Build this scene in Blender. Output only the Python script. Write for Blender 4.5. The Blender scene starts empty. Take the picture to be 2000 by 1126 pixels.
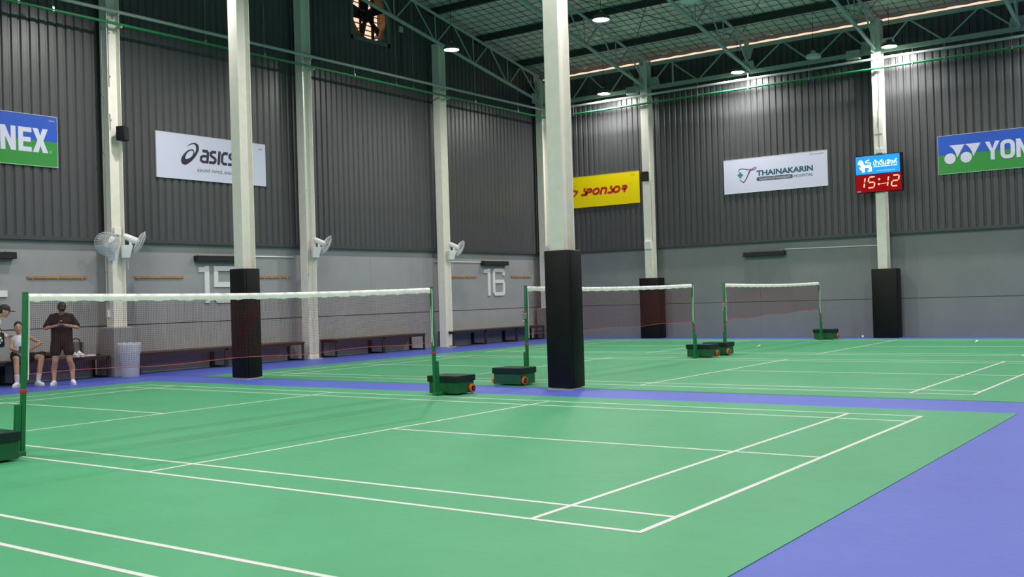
import bpy, bmesh, math, random
from mathutils import Vector, Matrix
from mathutils.geometry import tessellate_polygon
random.seed(7)
S = bpy.context.scene
C = S.collection
PI = math.pi

# ------------------------------------------------------------ camera
FPX, YAW, PITCH, ROLL = 2028.4622, 2.1969, 0.0092, -0.0299
CAM = Vector((9.6207, -5.2229, 1.3684))
f = Vector((math.cos(PITCH)*math.cos(YAW), math.cos(PITCH)*math.sin(YAW), math.sin(PITCH)))
r0 = f.cross(Vector((0, 0, 1))).normalized(); u0 = r0.cross(f)
rr = math.cos(ROLL)*r0 + math.sin(ROLL)*u0
uu = -math.sin(ROLL)*r0 + math.cos(ROLL)*u0
cam = bpy.data.cameras.new('camera'); camo = bpy.data.objects.new('camera', cam); C.objects.link(camo)
cam.sensor_width = 36.0; cam.lens = 36.0*FPX/2000.0; cam.clip_start = 0.05; cam.clip_end = 300
camo.matrix_world = Matrix(((rr.x, uu.x, -f.x, CAM.x), (rr.y, uu.y, -f.y, CAM.y), (rr.z, uu.z, -f.z, CAM.z), (0, 0, 0, 1)))
S.camera = camo

# ------------------------------------------------------------ world, exposure, lamp strength
w = bpy.data.worlds.new('evening_sky'); S.world = w; w.use_nodes = True
bg = w.node_tree.nodes['Background']; bg.inputs[0].default_value = (1.0, 0.62, 0.44, 1); bg.inputs[1].default_value = 1.3
S.view_settings.view_transform = 'Standard'; S.view_settings.look = 'None'
S.view_settings.gamma = 1.0; S.view_settings.use_curve_mapping = False
S.view_settings.exposure = 0.0
LAMP = 560.0                       # radiance of a lit lamp lens
LAMP_COL = (1.0, 0.97, 0.93)

# ------------------------------------------------------------ materials
def mat(name, col, rough=0.6, metal=0.0, spec=0.5, var=0.0, vscale=4.0, bump=0.0, bscale=60.0, emit=None, estr=1.0, stretch=None, alpha=None, trans=0.0):
    m = bpy.data.materials.new(name); m.use_nodes = True
    nt = m.node_tree; b = nt.nodes['Principled BSDF']
    b.inputs['Base Color'].default_value = (*col, 1)
    b.inputs['Roughness'].default_value = rough; b.inputs['Metallic'].default_value = metal
    b.inputs['Specular IOR Level'].default_value = spec
    if trans: b.inputs['Transmission Weight'].default_value = trans
    if alpha is not None: b.inputs['Alpha'].default_value = alpha
    if emit:
        b.inputs['Emission Color'].default_value = (*emit, 1); b.inputs['Emission Strength'].default_value = estr
    if var or bump:
        tc = nt.nodes.new('ShaderNodeTexCoord'); co = tc.outputs['Object']
        if stretch:
            mp = nt.nodes.new('ShaderNodeMapping'); mp.inputs['Scale'].default_value = stretch
            nt.links.new(co, mp.inputs[0]); co = mp.outputs[0]
    if var:
        n = nt.nodes.new('ShaderNodeTexNoise'); n.inputs['Scale'].default_value = vscale; n.inputs['Detail'].default_value = 6
        n.inputs['Roughness'].default_value = 0.6
        nt.links.new(co, n.inputs['Vector'])
        rp = nt.nodes.new('ShaderNodeValToRGB')
        rp.color_ramp.elements[0].position = 0.32; rp.color_ramp.elements[1].position = 0.68
        rp.color_ramp.elements[0].color = (*[max(0, c*(1-var)) for c in col], 1)
        rp.color_ramp.elements[1].color = (*[min(1, c*(1+var)) for c in col], 1)
        nt.links.new(n.outputs['Fac'], rp.inputs[0]); nt.links.new(rp.outputs[0], b.inputs['Base Color'])
    if bump:
        n2 = nt.nodes.new('ShaderNodeTexNoise'); n2.inputs['Scale'].default_value = bscale; n2.inputs['Detail'].default_value = 4
        nt.links.new(co, n2.inputs['Vector'])
        bp = nt.nodes.new('ShaderNodeBump'); bp.inputs['Strength'].default_value = bump; bp.inputs['Distance'].default_value = 0.02
        nt.links.new(n2.outputs['Fac'], bp.inputs['Height']); nt.links.new(bp.outputs[0], b.inputs['Normal'])
    return m

M = {}
M['green_mat'] = mat('green_mat', (0.064, 0.318, 0.146), 0.5, spec=0.24, var=0.05, vscale=1.1)
M['blue_floor'] = mat('blue_floor', (0.078, 0.112, 0.49), 0.5, spec=0.34, var=0.06, vscale=0.6)
M['line'] = mat('line', (0.64, 0.63, 0.60), 0.5, var=0.03, vscale=3)
M['grey_wall_back'] = mat('grey_wall_back', (0.228, 0.238, 0.245), 0.75, spec=0.3, var=0.06, vscale=0.8, bump=0.06, bscale=25)  # wall grey darkened, so the back wall's weaker light is in the colour
M['grey_wall'] = mat('grey_wall', (0.335, 0.335, 0.342), 0.75, spec=0.3, var=0.06, vscale=0.8, bump=0.06, bscale=25)  # wall grey lightened, so the left wall's stronger light is in the colour
M['joint'] = mat('joint', (0.05, 0.05, 0.055), 0.9)
M['clad'] = mat('clad', (0.074, 0.076, 0.081), 0.38, spec=0.5, var=0.06, vscale=1.5)
M['flash'] = mat('flash', (0.055, 0.06, 0.062), 0.5)
M['foil'] = mat('foil', (0.86, 0.76, 0.68), 0.42, metal=0.2, var=0.12, vscale=5, bump=0.5, bscale=9)
M['wire'] = mat('wire', (0.03, 0.032, 0.03), 0.6)
M['purlin'] = mat('purlin', (0.05, 0.065, 0.06), 0.6)
M['steel'] = mat('steel', (0.82, 0.79, 0.715), 0.5, spec=0.4, var=0.04, vscale=6)
M['truss'] = mat('truss', (0.40, 0.47, 0.42), 0.5, spec=0.4, var=0.05, vscale=5)
M['pad'] = mat('pad', (0.0045, 0.0045, 0.005), 0.5, spec=0.25, var=0.2, vscale=8, bump=0.1, bscale=30)
M['plate'] = mat('plate', (0.42, 0.42, 0.42), 0.6)
M['concrete'] = mat('concrete', (0.24, 0.245, 0.25), 0.8, var=0.08, vscale=5)
M['post'] = mat('post', (0.010, 0.165, 0.052), 0.4, spec=0.5, var=0.08, vscale=9)
M['cart'] = mat('cart', (0.008, 0.11, 0.036), 0.5, var=0.1, vscale=8)
M['lid'] = mat('lid', (0.005, 0.023, 0.018), 0.6, spec=0.3, var=0.15, vscale=20)
M['orange'] = mat('orange', (0.72, 0.16, 0.02), 0.45)
M['black'] = mat('black', (0.006, 0.006, 0.006), 0.5, spec=0.3)
M['black_matte'] = mat('black_matte', (0.016, 0.015, 0.015), 0.8)
M['white_tape'] = mat('white_tape', (0.80, 0.82, 0.76), 0.75, var=0.08, vscale=12)
M['net'] = mat('net', (0.15, 0.018, 0.028), 0.8)
M['red_cord'] = mat('red_cord', (0.55, 0.06, 0.07), 0.6)
M['red'] = mat('red', (0.55, 0.03, 0.02), 0.5)
M['metal'] = mat('metal', (0.5, 0.5, 0.48), 0.35, metal=0.9)
M['green_pipe'] = mat('green_pipe', (0.02, 0.22, 0.075), 0.4)
M['grey_pipe'] = mat('grey_pipe', (0.48, 0.52, 0.49), 0.45)
M['white_paint'] = mat('white_paint', (0.78, 0.78, 0.76), 0.5)
M['white_plastic'] = mat('white_plastic', (0.80, 0.80, 0.80), 0.4)
M['sign_white'] = mat('sign_white', (0.72, 0.71, 0.90), 0.45, spec=0.3)
M['sign_edge'] = mat('sign_edge', (0.75, 0.75, 0.75), 0.4)
M['sign_blue'] = mat('sign_blue', (0.03, 0.11, 0.58), 0.45, spec=0.3)
M['sign_green'] = mat('sign_green', (0.045, 0.30, 0.06), 0.45, spec=0.3)
M['sign_yellow'] = mat('sign_yellow', (0.82, 0.65, 0.0), 0.45, spec=0.3)
M['ink_navy'] = mat('ink_navy', (0.02, 0.012, 0.04), 0.5)
M['ink_red'] = mat('ink_red', (0.50, 0.015, 0.02), 0.5)
M['ink_teal'] = mat('ink_teal', (0.015, 0.10, 0.17), 0.5)
M['ink_plus'] = mat('ink_plus', (0.01, 0.25, 0.28), 0.5)
M['ink_grey'] = mat('ink_grey', (0.09, 0.09, 0.11), 0.5)
M['ink_white'] = mat('ink_white', (0.74, 0.72, 0.88), 0.5)
M['led_blue'] = mat('led_blue', (0.0, 0.15, 0.5), 0.3, emit=(0.0, 0.30, 0.95), estr=0.95)
M['led_white'] = mat('led_white', (0.8, 0.8, 0.8), 0.3, emit=(0.75, 0.93, 1.0), estr=1.1)
M['led_red'] = mat('led_red', (0.8, 0.3, 0.2), 0.3, emit=(1.0, 0.36, 0.20), estr=1.7)
M['led_panel'] = mat('led_panel', (0.012, 0.0, 0.0), 0.4, spec=0.1, emit=(1.0, 0.0, 0.012), estr=0.30)
M['wood'] = mat('wood', (0.42, 0.22, 0.09), 0.55, var=0.2, vscale=8, stretch=(1, 1, 6))
M['bench_top'] = mat('bench_top', (0.05, 0.028, 0.022), 0.5, var=0.2, vscale=10)
M['bin'] = mat('bin', (0.55, 0.58, 0.68), 0.3, spec=0.5, alpha=0.4)
M['bin_bag'] = mat('bin_bag', (0.80, 0.82, 0.88), 0.45, alpha=0.35)
M['guard'] = mat('guard', (0.75, 0.75, 0.75), 0.4)
M['blade'] = mat('blade', (0.72, 0.74, 0.77), 0.3, alpha=0.75)
M['lamp_body'] = mat('lamp_body', (0.08, 0.085, 0.085), 0.5)
M['lamp_off'] = mat('lamp_off', (0.70, 0.75, 0.70), 0.4)
M['lamp_lit'] = mat('lamp_lit', (0.8, 0.8, 0.8), 0.4, emit=LAMP_COL, estr=LAMP)
M['fan_frame'] = mat('fan_frame', (0.13, 0.15, 0.145), 0.6)
M['rust'] = mat('rust', (0.45, 0.25, 0.14), 0.7, var=0.25, vscale=7)
M['skin'] = mat('skin', (0.52, 0.29, 0.20), 0.55, spec=0.35, var=0.05, vscale=9)
M['hair'] = mat('hair', (0.012, 0.009, 0.008), 0.5, bump=0.4, bscale=60, stretch=(1, 1, 0.2))
M['cloth_black'] = mat('cloth_black', (0.008, 0.007, 0.008), 0.85, bump=0.25, bscale=22)
M['cloth_white'] = mat('cloth_white', (0.66, 0.70, 0.76), 0.85, bump=0.25, bscale=18)
M['cloth_cream'] = mat('cloth_cream', (0.62, 0.55, 0.46), 0.9, bump=0.4, bscale=40)
M['cloth_grey'] = mat('cloth_grey', (0.34, 0.33, 0.32), 0.9)
M['shoe'] = mat('shoe', (0.78, 0.78, 0.78), 0.6, var=0.05, vscale=30)
M['sole'] = mat('sole', (0.6, 0.6, 0.6), 0.7)
M['sock'] = mat('sock', (0.55, 0.55, 0.55), 0.9)
M['lip'] = mat('lip', (0.42, 0.10, 0.09), 0.5)
M['cap'] = mat('cap', (0.045, 0.030, 0.028), 0.8)
M['tote_grey'] = mat('tote_grey', (0.10, 0.09, 0.09), 0.8, bump=0.2, bscale=30)
M['phone'] = mat('phone', (0.02, 0.02, 0.025), 0.2)
M['paper'] = mat('paper', (0.75, 0.74, 0.70), 0.8)

# floor sheen marks: fine scuffs mixed into the green mat
def scuffs(m):
    nt = m.node_tree; b = nt.nodes['Principled BSDF']
    tc = nt.nodes.new('ShaderNodeTexCoord'); mp = nt.nodes.new('ShaderNodeMapping'); mp.inputs['Scale'].default_value = (1.3, 4.5, 1)
    mp.inputs['Rotation'].default_value = (0, 0, 0.5)
    n = nt.nodes.new('ShaderNodeTexNoise'); n.inputs['Scale'].default_value = 3.2; n.inputs['Detail'].default_value = 9; n.inputs['Roughness'].default_value = 0.75
    rp = nt.nodes.new('ShaderNodeValToRGB'); rp.color_ramp.elements[0].position = 0.35; rp.color_ramp.elements[1].position = 0.75
    rp.color_ramp.elements[0].color = (0.46, 0.46, 0.46, 1); rp.color_ramp.elements[1].color = (0.54, 0.54, 0.54, 1)
    nt.links.new(tc.outputs['Object'], mp.inputs[0]); nt.links.new(mp.outputs[0], n.inputs['Vector'])
    nt.links.new(n.outputs['Fac'], rp.inputs[0]); nt.links.new(rp.outputs[0], b.inputs['Roughness'])
scuffs(M['green_mat']); scuffs(M['blue_floor'])

# ------------------------------------------------------------ mesh builder
class MB:
    def __init__(s): s.v = []; s.f = []; s.smooth = False
    def add(s, vs, fs):
        o = len(s.v); s.v += [tuple(v) for v in vs]; s.f += [tuple(i+o for i in q) for q in fs]; return s
    def box(s, x0, x1, y0, y1, z0, z1):
        vs = [(x, y, z) for z in (z0, z1) for y in (y0, y1) for x in (x0, x1)]
        return s.add(vs, [(0, 2, 3, 1), (4, 5, 7, 6), (0, 1, 5, 4), (2, 6, 7, 3), (0, 4, 6, 2), (1, 3, 7, 5)])
    def cbox(s, c, d, rot=None):
        hx, hy, hz = d[0]/2, d[1]/2, d[2]/2
        vs = [Vector((x, y, z)) for z in (-hz, hz) for y in (-hy, hy) for x in (-hx, hx)]
        if rot is not None: vs = [rot @ v for v in vs]
        c = Vector(c)
        return s.add([v+c for v in vs], [(0, 2, 3, 1), (4, 5, 7, 6), (0, 1, 5, 4), (2, 6, 7, 3), (0, 4, 6, 2), (1, 3, 7, 5)])
    def bevbox(s, x0, x1, y0, y1, z0, z1, b=0.01):
        bm = bmesh.new(); bmesh.ops.create_cube(bm, size=1)
        for v in bm.verts:
            v.co = Vector(((x0+x1)/2+v.co.x*(x1-x0), (y0+y1)/2+v.co.y*(y1-y0), (z0+z1)/2+v.co.z*(z1-z0)))
        bmesh.ops.bevel(bm, geom=bm.edges[:], offset=b, segments=2, affect='EDGES', profile=0.5)
        bm.verts.index_update()
        s.add([v.co.copy() for v in bm.verts], [[v.index for v in q.verts] for q in bm.faces]); bm.free(); return s
    def tube(s, a, b, ra, rb=None, n=10, caps=True):
        a, b = Vector(a), Vector(b); rb = ra if rb is None else rb
        d = (b-a).normalized(); t = Vector((0, 0, 1)) if abs(d.z) < 0.9 else Vector((1, 0, 0))
        p = d.cross(t).normalized(); q = d.cross(p)
        vs = []
        for c, rad in ((a, ra), (b, rb)):
            for i in range(n):
                an = 2*PI*i/n; vs.append(c + p*math.cos(an)*rad + q*math.sin(an)*rad)
        fs = [(i, (i+1) % n, n+(i+1) % n, n+i) for i in range(n)]
        if caps: fs += [tuple(reversed(range(n))), tuple(range(n, 2*n))]
        return s.add(vs, fs)
    def path(s, pts, rad, n=6):
        for i in range(len(pts)-1): s.tube(pts[i], pts[i+1], rad, n=n)
        return s
    def lathe(s, prof, n=24, c=(0, 0, 0), axis=None):
        c = Vector(c); R = Matrix.Identity(3)
        if axis is not None: R = Vector((0, 0, 1)).rotation_difference(Vector(axis)).to_matrix()
        vs = []; fs = []
        for (rad, z) in prof:
            for i in range(n):
                an = 2*PI*i/n; vs.append(c + R @ Vector((rad*math.cos(an), rad*math.sin(an), z)))
        for k in range(len(prof)-1):
            for i in range(n):
                fs.append((k*n+i, k*n+(i+1) % n, (k+1)*n+(i+1) % n, (k+1)*n+i))
        return s.add(vs, fs)
    def capsule(s, a, b, ra, rb=None, n=12, k=4):
        a, b = Vector(a), Vector(b); rb = ra if rb is None else rb
        L = (b-a).length; d = (b-a).normalized() if L > 1e-6 else Vector((0, 0, 1))
        prof = [(ra*math.cos(t), ra*math.sin(t)) for t in [(-PI/2+0.02)+(PI/2-0.02)*i/k for i in range(k+1)]]
        prof += [(rb*math.cos(t), L+rb*math.sin(t)) for t in [(PI/2-0.02)*i/k for i in range(k+1)]]
        o = len(s.v); s.lathe(prof, n, a, d); m = len(s.v)
        s.f.append(tuple(reversed(range(o, o+n)))); s.f.append(tuple(range(m-n, m))); return s
    def ell(s, c, rad, n=16, k=10, rot=None):
        c = Vector(c); vs = []; fs = []
        for j in range(k+1):
            t = -PI/2+0.02+(PI-0.04)*j/k
            for i in range(n):
                a = 2*PI*i/n; v = Vector((rad[0]*math.cos(t)*math.cos(a), rad[1]*math.cos(t)*math.sin(a), rad[2]*math.sin(t)))
                if rot is not None: v = rot @ v
                vs.append(c+v)
        for j in range(k):
            for i in range(n): fs.append((j*n+i, j*n+(i+1) % n, (j+1)*n+(i+1) % n, (j+1)*n+i))
        fs += [tuple(reversed(range(n))), tuple(range(k*n, k*n+n))]
        return s.add(vs, fs)
    def prism(s, pts, z0, z1):        # polygon in xy, extruded in z
        n = len(pts); tris = tessellate_polygon([[Vector((x, y, 0)) for x, y in pts]])
        vs = [(x, y, z0) for x, y in pts] + [(x, y, z1) for x, y in pts]
        ar = sum(pts[i][0]*pts[(i+1) % n][1]-pts[(i+1) % n][0]*pts[i][1] for i in range(n))
        fs = []
        for t in tris:
            A, B, D = [Vector((*pts[i], 0)) for i in t]
            t = list(t) if (B-A).cross(D-A).z > 0 else [t[0], t[2], t[1]]
            fs.append(tuple(n+i for i in t)); fs.append(tuple(reversed(t)))
        for i in range(n):
            j = (i+1) % n
            fs.append((i, j, n+j, n+i) if ar > 0 else (j, i, n+i, n+j))
        return s.add(vs, fs)
    def sheet(s, loops, z):           # flat printed shape, outer loop plus holes
        flat = [p for l in loops for p in l]
        tris = tessellate_polygon([[Vector((x, y, 0)) for x, y in l] for l in loops])
        fs = []
        for t in tris:
            A, B, D = [Vector((*flat[i], 0)) for i in t]
            fs.append(tuple(t) if (B-A).cross(D-A).z > 0 else (t[0], t[2], t[1]))
        return s.add([(x, y, z) for x, y in flat], fs)
    def ribbon(s, pts, w, z, closed=False, w2=None):   # flat stroke along a polyline
        P = [Vector((x, y)) for x, y in pts]; n = len(P); L = []
        for i in range(n):
            if closed: a, b = P[i-1], P[(i+1) % n]; d1 = (P[i]-a); d2 = (b-P[i])
            else:
                d1 = P[i]-P[i-1] if i > 0 else P[1]-P[0]; d2 = P[i+1]-P[i] if i < n-1 else P[-1]-P[-2]
            d1 = d1.normalized(); d2 = d2.normalized()
            n1 = Vector((-d1.y, d1.x)); n2 = Vector((-d2.y, d2.x)); m = (n1+n2)
            m = m.normalized() if m.length > 1e-4 else n1
            k = 1/max(0.35, m.dot(n1))
            ww = w if w2 is None else w + (w2-w)*i/(n-1)
            L.append((P[i]+m*ww/2*k, P[i]-m*ww/2*k))
        vs = [(q.x, q.y, z) for a, b in L for q in (a, b)]
        rng = range(n if closed else n-1)
        return s.add(vs, [(2*i, 2*i+1, 2*((i+1) % n)+1, 2*((i+1) % n)) for i in rng])
    def mesh(s, name):
        me = bpy.data.meshes.new(name); me.from_pydata(s.v, [], s.f); me.validate(); me.update()
        return me
    def build(s, name, m, parent=None, smooth=None, loc=None):
        me = s.mesh(name); return obj(name, me, m, parent, s.smooth if smooth is None else smooth, loc)

def obj(name, me, m, parent=None, smooth=False, loc=None):
    me.materials.clear(); me.materials.append(M[m] if isinstance(m, str) else m)
    if smooth:
        me.polygons.foreach_set('use_smooth', [True]*len(me.polygons))
        if smooth == 'auto':
            try: me.set_sharp_from_angle(angle=math.radians(40))
            except Exception: pass
    o = bpy.data.objects.new(name, me); C.objects.link(o)
    if parent: o.parent = parent
    if loc: o.location = loc
    return o
def tag(o, label, cat, group=None, kind=None):
    o['label'] = label; o['category'] = cat
    if group: o['group'] = group
    if kind: o['kind'] = kind
    return o
def thing(name, label, cat, loc=(0, 0, 0), rotz=0, group=None, mtx=None):
    o = bpy.data.objects.new(name, None); C.objects.link(o); o.empty_display_size = 0.1
    if mtx is not None: o.matrix_world = mtx
    else: o.location = loc; o.rotation_euler = (0, 0, rotz)
    return tag(o, label, cat, group)
def struct(o, label=None):
    o['kind'] = 'structure'
    if label: o['label'] = label
    return o
def ecopy(o, parent):
    c = o.copy(); C.objects.link(c); c.parent = parent; return c
def copy_thing(root, loc, rotz, label, group=None):
    r = root.copy(); C.objects.link(r); r.location = loc; r.rotation_euler = (0, 0, rotz); r['label'] = label
    if group: r['group'] = group
    for ch in list(root.children):
        c = ecopy(ch, r)
        for g in list(ch.children): ecopy(g, c)
    return r
def bake(o):
    dg = bpy.context.evaluated_depsgraph_get(); dg.update()
    return bpy.data.meshes.new_from_object(o.evaluated_get(dg))
def text_mesh(body, w, h, x0, y0, z, bold=0.0, shear=0.0):
    cu = bpy.data.curves.new('t', 'FONT'); cu.body = body; cu.size = 1.0; cu.offset = bold; cu.shear = shear; cu.resolution_u = 3
    o = bpy.data.objects.new('t', cu); C.objects.link(o)
    me = bake(o); bpy.data.objects.remove(o); bpy.data.curves.remove(cu)
    xs = [v.co.x for v in me.vertices]; ys = [v.co.y for v in me.vertices]
    a, b, c, d = min(xs), max(xs), min(ys), max(ys)
    for v in me.vertices:
        v.co = ((v.co.x-a)/(b-a)*w+x0, (v.co.y-c)/(d-c)*h+y0, z)
    me.update(); return me
def arc(cx, cy, rx, ry, a0, a1, n=12):
    return [(cx+rx*math.cos(math.radians(a0+(a1-a0)*i/n)), cy+ry*math.sin(math.radians(a0+(a1-a0)*i/n))) for i in range(n+1)]
def spline(pts, n=6):
    P = [Vector((x, y)) for x, y in pts]; out = []
    P = [P[0]*2-P[1]] + P + [P[-1]*2-P[-2]]
    for i in range(1, len(P)-2):
        for k in range(n):
            t = k/n; a, b, c, d = P[i-1], P[i], P[i+1], P[i+2]
            q = 0.5*((2*b)+(c-a)*t+(2*a-5*b+4*c-d)*t*t+(3*b-a-3*c+d)*t**3); out.append((q.x, q.y))
    out.append((P[-2].x, P[-2].y)); return out

XL, YB, XR, YF = -10.0, 23.9, 15.6, -8.6
YR = 7.65                                    # ridge line
def zb(y): return 7.78 + 0.195*(23.5-max(y, 2*YR-y))      # truss bottom chord
def zt(y): return zb(y) + 0.80                            # truss top chord
def zr(y): return zt(y) + 0.25                            # roof underside

# ------------------------------------------------------------ floor and courts
fl = MB().box(XL, XR, YF, YB, -0.12, 0.0).build('floor', 'blue_floor'); struct(fl, 'smooth blue sports floor running round the green courts')
MX0, MX1 = -7.5, 7.5
courts = [(-7.65, -8.2, -0.775, 'green badminton court mat nearest the camera, cut by the bottom edge'),
          (0.0, -0.775, 6.68, 'green badminton court mat with the biggest net, front of the blue strip'),
          (8.477, 7.82, 15.31, 'green badminton court mat just behind the blue strip, middle net on it'),
          (16.045, 15.31, 22.8, 'green badminton court mat along the back wall, under the farthest net')]
for g, y0, y1, lab in courts:
    t = thing('court_mat', lab, 'court mat', (0, g, 0))
    MB().box(MX0, MX1, y0-g, y1-g, 0.0, 0.004).build('mat', 'green_mat', t)
    Z0, Z1 = 0.004, 0.0055
    L = []
    for s in (-1, 1):
        L.append((s*6.68-0.02, s*6.68+0.02, 0, 6.1, 0))            # back boundary line
        L.append((s*5.92-0.02, s*5.92+0.02, 0, 6.1, 0.0002))       # long service line
        L.append((s*2.0-0.02, s*2.0+0.02, 0, 6.1, 0.0004))         # short service line
        L.append((min(s*2.0, s*6.7), max(s*2.0, s*6.7), 3.03, 3.07, 0.0006))
    for yy in (0.02, 0.48, 5.62, 6.08): L.append((-6.7, 6.7, yy-0.02, yy+0.02, 0.0008))
    for x0, x1, a, b, e in L:
        MB().box(x0, x1, a, b, Z0-0.001, Z1+e).build('court_line', 'line', t)

# ------------------------------------------------------------ walls
LC = [7.4, 12.77, 18.07, 23.32]              # y of the columns on the left wall
def clad_mesh(n, z0, z1f, pitch=0.19, d=0.032):
    # corrugated sheet: local u along x, depth along -y (towards room), z up; z1f(u) is the top height
    mb = MB(); us = []
    for k in range(n):
        for du, dd in ((0, d), (0.105, d), (0.128, 0), (0.167, 0)): us.append((k*pitch+du, dd))
    us.append((n*pitch, d))
    vs = []
    for u, dd in us: vs += [(u, -dd, z0), (u, -dd, z1f(u))]
    mb.add(vs, [(2*i, 2*i+2, 2*i+3, 2*i+1) for i in range(len(us)-1)])
    return mb.mesh('cladding_sheet')
ZC = 2.84
wl = MB().box(XL-0.25, XL-0.012, YF-0.25, YB+0.25, -0.12, ZC).build('wall_left', 'joint'); struct(wl, 'left side wall, grey panels below dark corrugated cladding')
wbk = MB().box(XL-0.25, XR+0.25, YB+0.012, YB+0.25, -0.12, ZC).build('wall_back', 'joint'); struct(wbk, 'back wall, grey panels below dark corrugated cladding')
ys = [YF, -3.0, 2.1, 7.4, 10.06, 12.72, 15.38, 18.05, 20.7, YB]
for i in range(len(ys)-1):
    for z0, z1 in ((0.0, 1.03), (1.05, ZC)):
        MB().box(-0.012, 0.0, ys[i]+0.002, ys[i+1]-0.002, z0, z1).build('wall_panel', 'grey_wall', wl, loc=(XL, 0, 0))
xs = [XL, -6.0, -2.4, 1.2, 4.8, 8.4, XR]
for i in range(len(xs)-1):
    for z0, z1 in ((0.0, 1.035), (1.05, ZC)):
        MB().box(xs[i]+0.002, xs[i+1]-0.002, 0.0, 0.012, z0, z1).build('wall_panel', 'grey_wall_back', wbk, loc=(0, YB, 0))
# corrugated sheets on the back wall (one shared mesh) and on the left gable (cut to the roof)
me = clad_mesh(4, 0, lambda u: 8.57-ZC)
x = XL
while x < XR-0.1:
    obj('cladding_sheet', me, 'clad', wbk, loc=(x, YB-0.07, ZC)); x += 0.76
y = YB
FANY0, FANY1, FANZ0, FANZ1 = 14.78, 16.30, 8.43, 9.95
k = 0
while y > YF+0.1:
    ya = y-0.76
    if ya >= YR-0.76 or True:
        top = (lambda u, ya=ya: zr(ya+u)-ZC-0.02)
        if ya+0.76 > FANY0+0.05 and ya < FANY1-0.05:
            m1 = clad_mesh(4, 0, lambda u: FANZ0-ZC); m2 = clad_mesh(4, FANZ1-ZC, top); mm = [m1, m2]
        else: mm = [clad_mesh(4, 0, top)]
        for q in mm:
            o = obj('cladding_sheet', q, 'clad', wl, loc=(XL+0.07, ya, ZC)); o.rotation_euler = (0, 0, PI/2)
    y = ya
MB().box(XL-0.012, XL+0.115, YF, YB, ZC-0.045, ZC+0.03).build('flashing', 'flash', wl)
MB().box(XL, XR, YB-0.115, YB+0.012, ZC-0.045, ZC+0.03).build('flashing', 'flash', wbk)
# outer skin behind the sheets, so that no sky leaks through the laps
MB().box(XL-0.25, XL-0.2, YF, FANY0, ZC, 8.4).box(XL-0.25, XL-0.2, FANY1, YB, ZC, 8.4).box(XL-0.25, XL-0.2, FANY0, FANY1, ZC, FANZ0).build('backing', 'joint', wl)
wrt = MB().box(XR, XR+0.2, YF, YB, 0, 12.2).build('wall_right', 'clad'); struct(wrt, 'dark wall out of view on the right')
wfr = MB().box(XL, XR, YF-0.2, YF, 0, 9.0).build('wall_front', 'clad'); struct(wfr, 'dark wall out of view behind the camera')

# ------------------------------------------------------------ roof: foil ceiling, netting wires, purlins
mb = MB(); px = 0.29
nx, ny = 3, 3
X0, X1, Ya, Yb_ = XL-0.2, 6.0, 12.6, 23.74
cx, cy = int((X1-X0)/px), int((Yb_-Ya)/px)
W = cx*nx+1; H = cy*ny+1
vs = []
for j in range(H):
    y = Ya+(Yb_-Ya)*j/(H-1)
    for i in range(W):
        x = X0+(X1-X0)*i/(W-1)
        sx, sy = math.sin(PI*i/nx), math.sin(PI*j/ny)
        z = zr(y) + 0.018*abs(sx*sy) + 0.012*math.sin(x*2.1+y*1.3)*math.sin(y*2.7)
        vs.append((x, y, z))
mb.add(vs, [(j*W+i, (j+1)*W+i, (j+1)*W+i+1, j*W+i+1) for j in range(H-1) for i in range(W-1)])
for (a, b, c, d) in ((X1, XR+0.3, YR, 23.74), (XL-0.2, X1, YR, Ya), (XL-0.2, XR+0.3, -8.9, YR)):
    mb.add([(a, c, zr(c)), (b, c, zr(c)), (b, d, zr(d)), (a, d, zr(d))], [(0, 3, 2, 1)])
mb.smooth = True
ce = mb.build('ceiling', 'foil'); struct(ce, 'sloping roof lined with silver foil behind wire netting')
mb = MB()
for i in range(cx+1):
    x = X0+(X1-X0)*i/cx
    mb.cbox((x, (Ya+Yb_)/2, zr((Ya+Yb_)/2)-0.012), (0.010, (Yb_-Ya)*1.0188, 0.008), Matrix.Rotation(-math.atan(0.195), 3, 'X'))
for j in range(cy+1):
    y = Ya+(Yb_-Ya)*j/cy
    mb.cbox(((X0+X1)/2, y, zr(y)-0.014), (X1-X0, 0.012, 0.008))
o = mb.build('wire_netting', 'wire', ce); o['kind'] = 'stuff'
ev = MB()
N_ = 180
for i in range(N_+1):
    x = XL-0.3+(XR-XL+0.6)*i/N_; d = 0.009*math.sin(i*PI/2+0.3)
    ev.v += [(x, 23.74, zr(23.74)+0.012+d), (x, 24.0, zr(24.0)+d)]
ev.f += [(2*i, 2*i+1, 2*i+3, 2*i+2) for i in range(N_)]
ev.build('eave_sheet', 'sole', ce)
gr = MB().box(-60, 60, -60, 60, -0.3, -0.13).build('ground', 'joint'); struct(gr, 'dark ground outside the hall')
for k in range(8):
    y = 22.35-2.13*k
    if y < YR: break
    z = zt(y)+0.045
    b = MB().box(XL, XR, y-0.004, y+0.004, z, z+0.19).box(XL, XR, y-0.06, y+0.004, z, z+0.008).box(XL, XR, y-0.06, y+0.004, z+0.182, z+0.19).box(XL, XR, y-0.06, y-0.055, z, z+0.03)
    b.build('purlin', 'purlin', ce)
for (a, b) in (((-6, 23.0), (-2.4, 18.1)), ((-2.4, 23.0), (-6, 18.1)), ((-2.4, 23.0), (1.2, 18.1)), ((1.2, 23.0), (-2.4, 18.1)), ((1.2, 23.0), (4.8, 18.1)), ((4.8, 23.0), (1.2, 18.1))):
    MB().tube((a[0], a[1], zt(a[1])+0.02), (b[0], b[1], zt(b[1])+0.02), 0.010, n=6).build('brace_rod', 'purlin', ce)

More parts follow.
